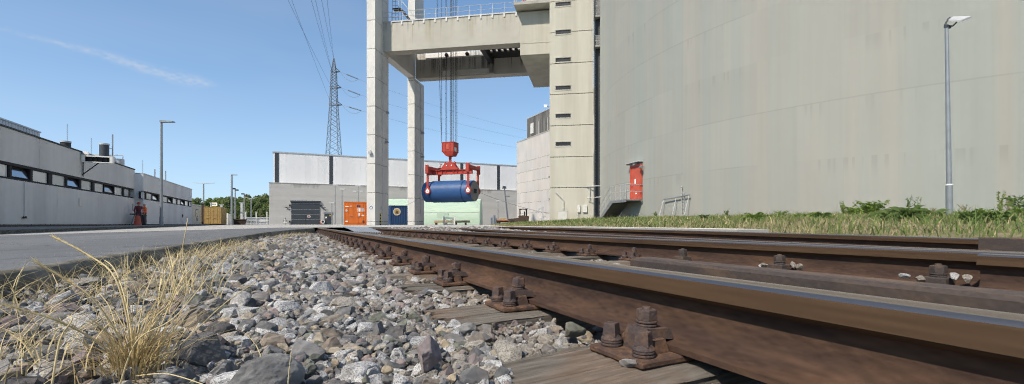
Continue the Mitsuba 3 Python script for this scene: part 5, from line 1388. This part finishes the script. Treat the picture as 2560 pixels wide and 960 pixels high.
# ---------------------------------------------------------------- pylon and overhead wires
DP = 170.0
pb = at(834.5, 560, DP); pb[2] = -.2
k = thing('pylon', 'tall lattice power pylon with arms to the right, behind the white hall', 'pylon')
PM = mat_at(pb, 0)
hz = lambda y: (HY - y) / F * DP
ang = math.degrees(math.atan2(-ST, CT)) + 4
PM = mat_at((pb[0], pb[1], 0), ang)
wid = lambda z: np.interp(z, [0, hz(385), hz(262), hz(180), hz(146)], [7.0, 4.3, 2.35, 1.55, .25]) / 2
top = hz(146)
lv = [0]
while lv[-1] < top - .6: lv.append(min(lv[-1] + max(1.0, wid(lv[-1]) * 1.15), top))
lv = np.array(lv)
for sx in (-1, 1):
    for sy in (-1, 1):
        part(k, 'corner_leg', tube(X(trimesh.Trimesh([[sx * wid(z), sy * wid(z), z] for z in lv], []), PM).vertices, .11, 4), 'm_lattice')
dg = []
for a, c in zip(lv[:-1], lv[1:]):
    wa, wc = wid(a), wid(c)
    for s in (-1, 1):
        dg += [((-wa, s * wa, a), (wc, s * wc, c)), ((wa, s * wa, a), (-wc, s * wc, c)), ((s * wa, -wa, a), (s * wc, wc, c)), ((s * wa, wa, a), (s * wc, -wc, c))]
part(k, 'lattice', X(bars(dg, .052, 4), PM), 'm_lattice')
ends = []
for yy, xr in ((179, 850), (219, 853), (262, 855)):
    z = hz(yy); w = wid(z); L = (xr - 834.5) / F * DP
    part(k, 'cross_arm', X(cat([bars([((-w - .3, s * w, z), (w, s * w, z)) for s in (-1, 1)] + [((w, -w, z), (L, 0, z)), ((w, w, z), (L, 0, z)), ((w, -w, z + 1.3), (L, 0, z)), ((w, w, z + 1.3), (L, 0, z)), ((-w, -w, z - .5), (w, -w, z - .5))], .11, 4), bx(w, L * .8, -.25, .25, z - .15, z)]), PM), 'm_lattice')
    ends.append(X(trimesh.Trimesh([[L, 0, z]], []), PM).vertices[0])
for i, (e0, (xe, ye)) in enumerate(zip(ends, ((896, 198), (901, 237.5), (904, 277)))):
    kk_ = thing('insulator_string', ['upper', 'middle', 'lower'][i] + ' insulator string hanging out to the right of the pylon', 'insulator')
    e1 = at(xe, ye, DP * .985)
    part(kk_, 'rod', cyl(e0, e1, .05, 6), 'm_lattice')
    part(kk_, 'disc', cat([cyl(e0 + (e1 - e0) * t, e0 + (e1 - e0) * (t + .012), .17, 10) for t in np.linspace(.36, .94, 26)]), 'm_lattice')
    part(kk_, 'jumper', tube(sag(e0, e1, 1.9, 14), .045, 4), 'm_lattice')
    far = at((1275, 1288, 1290)[i] + 60, (331, 352, 378)[i], 250)
    one('power_line', ['upper', 'middle', 'lower'][i] + ' power line running away to the right of the pylon', 'wire', tube(sag(e1, far, 1.5, 20), .026, 4), 'm_wire')
tp = X(trimesh.Trimesh([[0, 0, top], [-.6, 0, hz(180)], [-.7, 0, hz(219)], [-.8, 0, hz(262)]], []), PM).vertices
for j, (i0, px, lab) in enumerate(((0, 806, 'power line from the pylon tip to the top edge, right one of its pair'), (0, 819, 'rightmost power line from the pylon tip to the top edge'), (1, 781, 'power line from the pylon, left one of the middle pair'), (1, 791, 'power line from the pylon, right one of the middle pair'), (2, 725, 'leftmost power line reaching the top edge'), (2, 733, 'second power line from the left reaching the top edge'))):
    p = tp[i0 + (1 if j == 5 else 0)]; q = at(px, 0, 95); q2 = q + (q - p) * .55
    one('power_line', lab, 'wire', tube(sag(p, q2, .9, 18), .030, 4), 'm_wire')

# ---------------------------------------------------------------- wooded hill far left
struct('hill', grid(np.linspace(-190, 60, 60), np.linspace(150, 420, 30), lambda x, y: np.stack([x, y, -.8 + np.clip((y - 165) / 120, 0, 1) ** 1.2 * (9 + 3.0 * np.sin(x * .035 + .8))], -1)), 'm_farland', smooth=True)


def crown(seed, h, r):
    rr = np.random.default_rng(seed); V = []; nclump = 26
    for c in range(nclump):
        t = rr.uniform(.18, 1.0); ang = rr.uniform(0, 2 * np.pi); rad = r * math.sin(math.pi * min(.97, .25 + .72 * t)) * rr.uniform(.25, .95)
        cc = np.array([rad * math.cos(ang), rad * math.sin(ang), h * t]); cr_ = r * rr.uniform(.24, .42)
        q = rr.normal(size=(46, 3)); q /= np.linalg.norm(q, axis=1, keepdims=True); q *= rr.uniform(.55, 1.05, (46, 1)) * cr_; q[:, 2] *= .8
        for p in cc + q:
            u = rr.normal(size=3); u /= np.linalg.norm(u); w = np.cross(u, rr.normal(size=3)); w /= np.linalg.norm(w); s = r * rr.uniform(.07, .13)
            V += [p + u * s, p - u * s * .6 + w * s * .8, p - u * s * .6 - w * s * .8]
    V = np.array(V); return trimesh.Trimesh(V, np.arange(len(V)).reshape(-1, 3), process=False)


labels['wood'] = {'label': 'dense green wood covering the low hill behind the yard', 'category': 'wood', 'kind': 'stuff'}
used.add('wood')
for i in range(6):
    h = 7 + 1.2 * i % 3; c_ = crown(40 + i, h, 2.9 + .3 * (i % 3))
    tk = cyl((0, 0, -1), (0, 0, h * .6), .25, 6, .1)
    scene[f'tree_kind_{i}'] = {'type': 'shapegroup', 'crown': mikit.ply(c_, 'm_tree' if i % 2 else 'm_tree2'), 'trunk': mikit.ply(tk, 'm_bark')}
wi = 0
for row, (yy, npr) in enumerate(((182, 30), (196, 30), (212, 30), (230, 32), (250, 32), (275, 34))):
    for j in range(npr):
        px = 455 + (690 - 455) * (j + RNG.uniform(-.4, .4)) / (npr - 1)
        p = at(px, 560, yy * .93 + RNG.uniform(-6, 6)); zg = -.8 + np.clip((p[1] - 165) / 120, 0, 1) ** 1.2 * (9 + 3.0 * math.sin(p[0] * .035 + .8))
        wi += 1; s = RNG.uniform(.6, .95)
        if row == 0: s *= .62
        scene[f'wood__{wi:03d}'] = {'type': 'instance', 'shape': {'type': 'ref', 'id': f'tree_kind_{RNG.integers(6)}'}, 'to_world': T4().translate([float(p[0]), float(p[1]), float(zg) - .3]).rotate([0, 0, 1], float(RNG.uniform(0, 360))).scale(float(s))}
k = thing('round_bush', 'dark green bush between the yellow bin and the white tarpaulin', 'bush'); b = at(546, 561, 88)
part(k, 'leaves', X(crown(77, 2.2, 1.0), mat_at((b[0], b[1], -.2))), 'm_leaf2'); part(k, 'stem', cyl((b[0], b[1], -.3), (b[0], b[1], 1.2), .06, 6), 'm_bark')

# ---------------------------------------------------------------- the two workers


def ball3(p, r): return m3.Manifold.sphere(r, 20).translate(tuple(map(float, p)))


def bone(p, q, r, s): return m3.Manifold.batch_hull([ball3(p, r), ball3(q, s)])


def solid(ms, edge=.02, it=6):
    m = ms[0]
    for o in ms[1:]: m = m + o
    q = m.refine_to_length(edge).to_mesh(); t = trimesh.Trimesh(q.vert_properties[:, :3], q.tri_verts, process=True)
    trimesh.smoothing.filter_taubin(t, iterations=it); return t


def worker(lab, pos, face, top, helm, legs, arms, h=1.72):
    """A standing worker; local x to the figure's left, -y the way it faces."""
    k = thing('person', lab, 'person'); M = mat_at(pos, face); M[:3, :3] *= h / 1.78
    J = {'hipL': (.10, 0, .92), 'hipR': (-.10, 0, .92), 'knL': legs[0], 'anL': legs[1], 'knR': legs[2], 'anR': legs[3], 'shL': (.19, .0, 1.44), 'shR': (-.19, 0, 1.44)}
    leg_m = []
    for s in 'LR':
        leg_m += [bone(J['hip' + s], J['kn' + s], .095, .065), bone(J['kn' + s], J['an' + s], .06, .048)]
    leg_m += [bone((.07, 0, .96), (-.07, 0, .96), .125, .125)]
    trousers = solid(leg_m); part(k, 'trousers', X(trousers, M), 'm_trouser', smooth=True)
    sh = []
    for s in 'LR':
        a = np.array(J['an' + s]); sh.append(hull(np.vstack([ball(.055, a + [0, 0, -.02]).vertices, ball(.045, a + [0, -.15, -.045]).vertices])))
    for m in sh: part(k, 'boot', X(m, M), 'm_black', smooth=True)
    elL, haL, elR, haR = arms
    body_ = solid([bone((0, .01, .98), (0, .0, 1.30), .145, .165), bone((.12, 0, 1.40), (-.12, 0, 1.40), .105, .105), bone((0, 0, 1.3), (0, 0, 1.45), .15, .09)])
    slv = [bone(J['shL'], elL, .07, .052), bone(elL, haL, .05, .038), bone(J['shR'], elR, .07, .052), bone(elR, haR, .05, .038), bone((.12, 0, 1.42), J['shL'], .08, .07), bone((-.12, 0, 1.42), J['shR'], .08, .07)]
    part(k, 'sleeves', X(solid(slv), M), top[1], smooth=True)
    part(k, 'jacket', X(body_, M), top[0], smooth=True)
    head = solid([bone((0, -.005, 1.50), (0, -.01, 1.60), .055, .055), bone((0, -.01, 1.66), (0, -.012, 1.71), .085, .092), bone((0, -.055, 1.61), (0, -.02, 1.66), .045, .075), bone((0, -.10, 1.655), (0, -.095, 1.675), .016, .013), bone((.09, .0, 1.66), (.092, .0, 1.68), .018, .022), bone((-.09, .0, 1.66), (-.092, .0, 1.68), .018, .022)], .012, 4)
    part(k, 'head', X(head, M), 'm_skin', smooth=True)
    part(k, 'eyes', X(cat([ball(.012, (x, -.092, 1.685)) for x in (-.035, .035)]), M), 'm_black')
    hm = trimesh.creation.icosphere(3, 1.0); hm.vertices = hm.vertices[:, :] * [.125, .145, .115]; hm = trimesh.intersections.slice_mesh_plane(hm, (0, 0, 1), (0, 0, -.01), cap=False)
    hm = cat([mv(hm, 0, -.005, 1.715), mv(trimesh.creation.cylinder(.1, .012, sections=24), 0, 0, 0).apply_scale([1.32, 1.65, 1]).apply_translation((0, -.03, 1.712))])
    part(k, 'helmet', X(hm, M), helm, smooth=30)
    for hd_, el_ in ((haL, elL), (haR, elR)):
        d = np.array(hd_, float) - el_; d /= np.linalg.norm(d); sd = np.cross(d, [0, 1, 0]); sd /= np.linalg.norm(sd) + 1e-9; nn = np.cross(sd, d)
        hb = [bone(np.array(hd_) + d * .02, np.array(hd_) + d * .085, .028, .032)]
        for f_i, o in enumerate((-.027, -.009, .009, .027)):
            r0 = np.array(hd_) + d * .09 + sd * o; L = (.065, .075, .07, .055)[f_i]; hb += [bone(r0, r0 + d * L * .6 + nn * .008, .0095, .009), bone(r0 + d * L * .6 + nn * .008, r0 + d * L + nn * .022, .009, .0075)]
        t0 = np.array(hd_) + d * .04 + sd * .03; hb += [bone(t0, t0 + sd * .03 + d * .035, .011, .010), bone(t0 + sd * .03 + d * .035, t0 + sd * .035 + d * .07, .0095, .008)]
        part(k, 'hand', X(solid(hb, .008, 3), M), 'm_skin', smooth=True)
    return k, M


def ground_at(px, d):
    p = at(px, 560, d); p[2] = float(pave_z(p[0], p[1])) + .0; return p


w2, M2 = worker('worker in an orange high-visibility vest and white helmet standing by the office wall', ground_at(361.5, 37.6) + [0, 0, .03], -70, ('m_vest', 'm_vest'), 'm_signwhite',
                ((.12, -.03, .50), (.13, .02, .07), (-.12, -.05, .50), (-.15, .0, .07)), ((.30, .04, 1.17), (.33, -.06, .93), (-.30, .02, 1.17), (-.36, -.10, .94)))
part(w2, 'reflective_band', X(cat([mv(trimesh.creation.annulus(.150, .172, .05, sections=28), 0, 0, 1.08), mv(trimesh.creation.annulus(.155, .178, .05, sections=28), 0, 0, 1.24)]), M2), 'm_signwhite')
w1, M1 = worker('worker in a dark maroon jacket and red helmet leaning beside the red tank', ground_at(346.5, 38.0) + [0, 0, .03], 40, ('m_maroon', 'm_maroon'), 'm_red',
                ((.11, -.02, .50), (.12, .0, .07), (-.11, -.04, .50), (-.12, .02, .07)), ((.30, -.03, 1.18), (.22, -.20, 1.02), (-.29, .0, 1.18), (-.30, -.08, .94)), 1.80)
p = ground_at(344, 36.9)
k = thing('red_tank', 'small red cone-shaped tank at the feet of the two workers', 'tank')
part(k, 'body', mv(lathe([(0, 0), (.26, 0), (.26, .05), (.16, .72), (.12, .76), (0, .76)], 24), p[0], p[1], p[2]), 'm_doorred', smooth=30); part(k, 'cap', mv(lathe([(0, .76), (.09, .76), (.07, .84), (0, .85)], 16), p[0], p[1], p[2]), 'm_maroon', smooth=30)
p = ground_at(335, 37.4)
k = thing('folding_trestle', 'grey folding trestle leaning at the office wall left of the red tank', 'trestle')
for i, (x0, x1) in enumerate(((-.25, .05), (.35, .05), (-.05, .2), (.5, .2))): part(k, 'leg', cyl((p[0] + x0 * CT, p[1] - x0 * ST + (i // 2) * .3, p[2]), (p[0] + x1 * CT, p[1] - x1 * ST + (i // 2) * .3, p[2] + .85), .035, 8), 'm_galv')
part(k, 'top', bx(p[0] - .2, p[0] + .3, p[1] - .3, p[1] + .3, p[2] + .84, p[2] + .93, .01), 'm_dark')
k = thing('grey_drum', 'dark grey drum standing behind the two workers', 'drum'); p = ground_at(356, 38.6)
part(k, 'body', cyl((p[0], p[1], p[2]), (p[0], p[1], p[2] + .8), .28, 20), 'm_anthracite', smooth=30); part(k, 'lid', cyl((p[0], p[1], p[2] + .8), (p[0], p[1], p[2] + .84), .3, 20), 'm_dark', smooth=30)

# ---------------------------------------------------------------- grasses and weeds


def ribbons(base, dirs, length, width, bend, seg=3, droop=None):
    """Grass blades as tapering ribbons. base (n,3), dirs (n,3) lean, length, width, bend per blade."""
    n = len(base); t = np.linspace(0, 1, seg + 1)
    az = RNG.uniform(0, 2 * np.pi, n); side = np.stack([np.cos(az), np.sin(az), np.zeros(n)], -1)
    up = np.array([0, 0, 1.0])
    P = base[:, None] + length[:, None, None] * (t[None, :, None] * up * (1 - .35 * bend[:, None, None] * t[None, :, None]) + (bend[:, None, None] * t[None, :, None] ** 2) * dirs[:, None])
    w = width[:, None, None] * (1 - t[None, :, None]) ** .7 * .5 + 1e-5
    L, R = P - side[:, None] * w, P + side[:, None] * w
    V = np.stack([L, R], 2).reshape(n, -1, 3); m = V.shape[1]
    f = np.concatenate([[[2 * i, 2 * i + 1, 2 * i + 3], [2 * i, 2 * i + 3, 2 * i + 2]] for i in range(seg)])
    return trimesh.Trimesh(V.reshape(-1, 3), (f[None] + (np.arange(n) * m)[:, None, None]).reshape(-1, 3), process=False)


def bank_blades(n, hmin, hmax, wscale, seed_off, patch, pw=1.0):
    u = RNG.uniform(0, 1, n) ** 1.25; s = RNG.uniform(.0, 1, n) ** pw
    P = bank_pt(u, s); keep = meshkit.fbm(np.stack([P[:, 0] * .7, P[:, 1] * .7, P[:, 2] * 0 + seed_off], -1), 3, 4) > patch
    P = P[keep]; d = P[:, 0] * ST + P[:, 1] * CT; ok = d > 1.5; P, d = P[ok], d[ok]; m = len(P)
    hgt = RNG.uniform(hmin, hmax, m) * (.6 + .8 * meshkit.fbm(P * 1.3 + seed_off, 3, 8)); a = RNG.uniform(0, 2 * np.pi, m)
    return ribbons(P, np.stack([np.cos(a), np.sin(a), np.zeros(m)], -1), hgt, wscale * (.0028 + .0011 * d), RNG.uniform(.15, .9, m), 2)


labels['bank_grass'] = {'label': 'unmown green and straw-coloured grass on the bank below the round wall', 'category': 'grass', 'kind': 'stuff'}; used.add('bank_grass')
put('bank_grass__001', bank_blades(34000, .03, .17, 2.0, 1, .42), 'm_grass')
put('bank_grass__002', bank_blades(28000, .04, .22, 1.8, 5, .48), 'm_grass2')
put('bank_grass__003', bank_blades(44000, .03, .16, 1.9, 9, .43, 1.8), 'm_grassdry')
put('bank_grass__004', bank_blades(16000, .08, .30, 1.4, 14, .50), 'm_leaf2')
put('bank_grass__005', bank_blades(2500, .10, .28, 1.2, 19, .52), 'm_straw')


u_ = RNG.uniform(0, .9, 800); B_ = bank_pt(u_, RNG.uniform(.72, .98, 800)); a_g = RNG.uniform(0, 2 * np.pi, 800)
put('bank_grass__006', ribbons(B_, np.stack([np.cos(a_g), np.sin(a_g), a_g * 0], -1), RNG.uniform(.2, .55, 800), np.full(800, .012), RNG.uniform(.05, .5, 800), 4), 'm_grassdry')


def bank_at(px, s):
    """Ground point of the bank in the direction of pixel column px, at fraction s between rails and wall."""
    best = None
    for u in np.linspace(0, 1, 800):
        p = bank_pt(np.array([u]), np.array([s]))[0]; d = p[0] * ST + p[1] * CT
        if d < .5: continue
        x = HX + F * (p[0] * CT - p[1] * ST) / d
        if best is None or abs(x - px) < best[0]: best = (abs(x - px), p, d)
    return best[1], best[2]


def weed(name, lab, px, s, h, kind, nst, mat='m_leaf', spread=.25):
    p, d = bank_at(px, s); k = thing(name, lab, 'plant'); r = np.random.default_rng(int(px)); stems, LV = [], []
    for i in range(nst):
        a = r.uniform(0, 2 * np.pi); lean = r.uniform(.1, 1) * spread; hh = h * r.uniform(.6, 1.0)
        t = np.linspace(0, 1, 7)[:, None]; P = p + np.array([r.normal() * .04 * (kind == 'bush') * 3, r.normal() * .1 * (kind == 'bush'), 0]) + t * [0, 0, hh] + t ** 1.6 * np.array([math.cos(a), math.sin(a), 0]) * lean
        stems.append(tube(P, np.linspace(.006, .002, 7) * (1 + .05 * d), 4))
        nl = int({'bush': 26, 'tall': 24, 'reed': 10, 'head': 16}[kind])
        for j in range(nl):
            tt = r.uniform(.12, 1.0); q = p + (P[0] - p) + tt * np.array([0, 0, hh]) + tt ** 1.6 * np.array([math.cos(a), math.sin(a), 0]) * lean
            b_ = r.uniform(0, 2 * np.pi); L = {'bush': .11, 'tall': .07, 'reed': .34, 'head': .03}[kind] * r.uniform(.6, 1.25) * (1.15 - .5 * tt) * (1 + .02 * d)
            w = L * {'bush': .36, 'tall': .22, 'reed': .05, 'head': .5}[kind]
            dv = np.array([math.cos(b_), math.sin(b_), r.uniform(-.2, .8)]); dv /= np.linalg.norm(dv); sv = np.cross(dv, [0, 0, 1]); sv /= np.linalg.norm(sv)
            m_ = q + dv * L * .5 + [0, 0, .02]; e_ = q + dv * L - [0, 0, L * .25]
            LV.append((q, m_ - sv * w, m_ + sv * w, e_))
    LV = np.array(LV).reshape(-1, 3); nq = len(LV) // 4; b4 = np.arange(nq)[:, None] * 4
    part(k, 'stems', cat(stems), 'm_leaf2' if kind != 'head' else 'm_grassdry')
    part(k, 'leaves', trimesh.Trimesh(LV, np.vstack([b4 + [0, 1, 3], b4 + [0, 3, 2]]), process=False), mat)


weed('leafy_bush', 'bright leafy bush on the bank, broadest plant before the round wall', 2180, .80, .62, 'bush', 26, 'm_leaf', .55)
weed('leafy_bush', 'lower leafy tangle at the foot of the broad bright bush', 2140, .70, .36, 'bush', 14, 'm_leaf', .35)
weed('tall_weed', 'tall slender weed just left of the broad bright bush', 2108, .82, .62, 'tall', 8, 'm_leaf', .22)
weed('tall_weed', 'tall weed with upright tip left of the grey lamp post', 2272, .80, .85, 'tall', 3, 'm_leaf2', .12)
weed('tall_weed', 'second tall weed close left of the grey lamp post', 2296, .80, .70, 'tall', 4, 'm_leaf2', .2)
weed('tall_weed', 'tall light green weed to the right of the grey lamp post', 2502, .82, .85, 'tall', 4, 'm_leaf', .16)
weed('reed_grass', 'broad-bladed reed grass at the right edge before the round wall', 2553, .82, .62, 'reed', 5, 'm_leaf2', .25)
weed('seeding_weed', 'airy brown seeding weed right of the grey lamp post', 2412, .85, .42, 'head', 9, 'm_grassdry', .35)
weed('seeding_weed', 'airy brown seeding weed near the right edge', 2525, .85, .72, 'head', 7, 'm_grassdry', .4)
weed('seeding_weed', 'airy brown seeding weed between broad bush and lamp post', 2330, .86, .32, 'head', 9, 'm_grassdry', .4)
weed('grass_clump', 'dark green long-bladed grass clump low on the bank below the tall weeds', 2257, .30, .20, 'reed', 34, 'm_leaf2', .5)
weed('tall_weed', 'small weed on the bank in front of the pipe frame', 1640, .88, .45, 'tall', 5, 'm_leaf2', .25)
weed('leafy_bush', 'grey-green bush at the foot of the cream stair tower', 1388, .9, .75, 'bush', 18, 'm_leaf2', .6)
weed('tall_weed', 'thin weed near the wall right of the ladder post', 1818, .9, .5, 'tall', 4, 'm_leaf2', .3)
weed('tall_weed', 'thin weed group on the bank left of centre of the round wall', 1950, .88, .34, 'tall', 8, 'm_leaf', .5)

for i_, px_ in enumerate((1470, 1530, 1760, 1885, 1915, 2010, 2060, 2240, 2350, 2440, 2475, 2540)):
    weed('small_weed', 'small leafy weed scattered in the grass of the bank', px_, .25 + .5 * ((i_ * 37) % 10) / 10, .16 + .03 * (i_ % 4), 'bush', 5, 'm_leaf' if i_ % 2 else 'm_leaf2', .12)
    labels[[k_ for k_ in labels if k_.startswith('small_weed') and '__' not in k_][-1]]['group'] = 'small weeds in the bank grass'

# dry straw on the ballast along the road
labels['dry_grass'] = {'label': 'dry straw-yellow grass growing over the ballast along the road edging', 'category': 'grass', 'kind': 'stuff'}; used.add('dry_grass')


def straw(n, y0, y1, xw, hmin, hmax, w, mat, key, pw=1.0):
    y = y0 + (y1 - y0) * RNG.uniform(0, 1, n) ** pw; x = kerb_x(y) + .02 + np.abs(RNG.normal(0, 1, n)) * xw
    c = meshkit.fbm(np.stack([x * 5, y * 3, x * 0], -1), 3, 31); on = (c > .40) & (y * CT + x * ST > .42); x, y = x[on], y[on]; m = len(x)
    B = np.stack([x, y, bed_z(x, y) + .0], -1); a = RNG.uniform(0, 2 * np.pi, m); d = y * CT + x * ST
    put(key, ribbons(B, np.stack([np.cos(a), np.sin(a), np.zeros(m)], -1), RNG.uniform(hmin, hmax, m), np.full(m, w) * (.8 + .25 * d), RNG.uniform(.2, 1.3, m), 4), mat)


straw(1050, .55, 4.6, .15, .05, .15, .0021, 'm_straw', 'dry_grass__001', 1.2)
straw(750, .5, 4.2, .17, .04, .11, .0020, 'm_straw2', 'dry_grass__002', 1.2)
straw(600, 6.5, 12.5, .22, .05, .13, .003, 'm_straw2', 'dry_grass__003')


def stalk(pts, r0, r1, n=26):
    """A round stalk through points given as (pixel x, pixel y, distance)."""
    P = np.array([at(*p) for p in pts]); t = np.linspace(0, len(P) - 1, n); i = np.clip(t.astype(int), 0, len(P) - 2); f = (t - i)[:, None]
    A, B_, C_, D_ = (P[np.clip(i + o, 0, len(P) - 1)] for o in (-1, 0, 1, 2))
    Q = .5 * (2 * B_ + (C_ - A) * f + (2 * A - 5 * B_ + 4 * C_ - D_) * f ** 2 + (3 * B_ - A - 3 * C_ + D_) * f ** 3)
    return Q, tube(Q, np.linspace(r0, r1, n), 5)


def ear(Q, r, seed):
    """The feathery seed head along the last third of a stalk."""
    rr = np.random.default_rng(seed); V = []
    for j in range(70):
        t = rr.uniform(.58, 1); p = Q[min(int(t * (len(Q) - 1)), len(Q) - 2)]; dv = Q[-1] - Q[int(.6 * len(Q))]; dv /= np.linalg.norm(dv)
        o = rr.normal(size=3); o -= dv * (o @ dv); o /= np.linalg.norm(o); L = rr.uniform(.007, .016); e = p + dv * L + o * r * rr.uniform(.3, 1); s = np.cross(dv, o) * .0007
        V += [p - s, p + s, e]
    V = np.array(V); return trimesh.Trimesh(V, np.arange(len(V)).reshape(-1, 3), process=False)


TUFT = [([(330, 925, .60), (318, 800, .60), (285, 690, .61), (225, 640, .62), (130, 590, .63)], .0013, 1), ([(335, 925, .60), (320, 780, .62), (290, 680, .66), (262, 650, .68)], .0011, 0),
        ([(330, 930, .60), (290, 830, .57), (225, 740, .55), (150, 690, .54), (90, 655, .53)], .0011, 1), ([(340, 930, .60), (400, 820, .62), (455, 700, .66), (545, 610, .70)], .0011, 0),
        ([(335, 930, .60), (385, 800, .60), (430, 740, .60), (470, 545, .62)], .0010, 0), ([(300, 960, .52), (345, 850, .52), (440, 790, .54), (545, 660, .58)], .0010, 0),
        ([(330, 930, .60), (322, 820, .62), (318, 700, .66), (320, 640, .68)], .0009, 0), ([(325, 930, .60), (250, 860, .55), (140, 800, .5), (0, 760, .48)], .0012, 1),
        ([(330, 930, .6), (360, 860, .6), (420, 700, .62), (448, 640, .64)], .0010, 1), ([(345, 930, .6), (430, 880, .6), (560, 760, .62), (640, 705, .64)], .0009, 0),
        ([(130, 960, .46), (150, 850, .47), (180, 800, .48), (170, 790, .49)], .0011, 0), ([(340, 940, .58), (420, 935, .55), (520, 965, .52)], .0009, 0), ([(345, 925, .6), (395, 870, .62), (470, 850, .66), (545, 850, .7)], .0008, 0),
        ([(720, 960, .55), (722, 930, .56), (728, 880, .57)], .0007, 0), ([(330, 930, .60), (300, 850, .62), (275, 770, .64), (250, 735, .66)], .0009, 0), ([(335, 930, .60), (350, 800, .64), (370, 720, .68), (400, 650, .72)], .0009, 0)]
k = thing('dry_grass_tuft', 'big dry grass tuft with long arching stalks in the left foreground', 'grass tuft')
for i, (ps, r, hd_) in enumerate(TUFT):
    Q, m = stalk(ps, r * 1.0, r * .55); s_ = part(k, 'stalk', m, 'm_straw', smooth=True)
    if hd_: part(s_, 'seed_head', ear(Q, .005, i), 'm_straw')
bp_ = at(332, 930, .6)
n_ = 240; a = RNG.uniform(0, 2 * np.pi, n_); rad = np.abs(RNG.normal(0, .022, n_))
Bs = bp_ + np.stack([rad * np.cos(a), rad * np.sin(a), RNG.uniform(-.015, .005, n_)], -1)
part(k, 'blades', ribbons(Bs, np.stack([np.cos(a), np.sin(a), np.zeros(n_)], -1), RNG.uniform(.04, .15, n_), np.full(n_, .0019), RNG.uniform(.2, 1.2, n_), 5), 'm_straw2')
n_ = 110; a = RNG.uniform(0, 2 * np.pi, n_); Bs = at(60, 900, .62) + np.stack([RNG.normal(0, .07, n_), RNG.normal(0, .09, n_), RNG.uniform(-.01, .01, n_)], -1)
t2 = thing('dry_grass_tuft', 'smaller flattened dry grass tuft at the lower left edge', 'grass tuft')
part(t2, 'blades', ribbons(Bs, np.stack([np.cos(a), np.sin(a), np.zeros(n_)], -1), RNG.uniform(.05, .13, n_), np.full(n_, .0019), RNG.uniform(.5, 1.5, n_), 5), 'm_straw')
Q, m = stalk([(95, 915, .6), (60, 860, .6), (20, 830, .6)], .001, .0006); part(t2, 'stalk', m, 'm_straw')
k = thing('dry_grass_tuft', 'dry grass tuft in the middle distance at the road edging', 'grass tuft')
bp_ = at(455, 760, 1.22); n_ = 100; a = RNG.uniform(0, 2 * np.pi, n_); Bs = np.array([bp_[0], bp_[1], float(bed_z(bp_[0], bp_[1]))]) + np.stack([RNG.normal(0, .05, n_), RNG.normal(0, .12, n_), np.zeros(n_)], -1)
part(k, 'blades', ribbons(Bs, np.stack([np.cos(a), np.sin(a), np.zeros(n_)], -1), RNG.uniform(.08, .19, n_), np.full(n_, .0026), RNG.uniform(.1, .8, n_), 5), 'm_straw')
for i in range(7):
    x_ = 430 + i * 18; Q, m = stalk([(x_, 755, 1.22), (x_ + 8 * (i - 3), 690, 1.24), (x_ + 22 * (i - 2.4), 640 - 8 * (i % 3), 1.28)], .0014, .0007); s_ = part(k, 'stalk', m, 'm_straw')
    if i % 2: part(s_, 'seed_head', ear(Q, .007, 50 + i), 'm_straw2')

for q in [q for q in scene if '__blades' in q or q.endswith('__leaves')]: labels[q] = {'kind': 'stuff'}
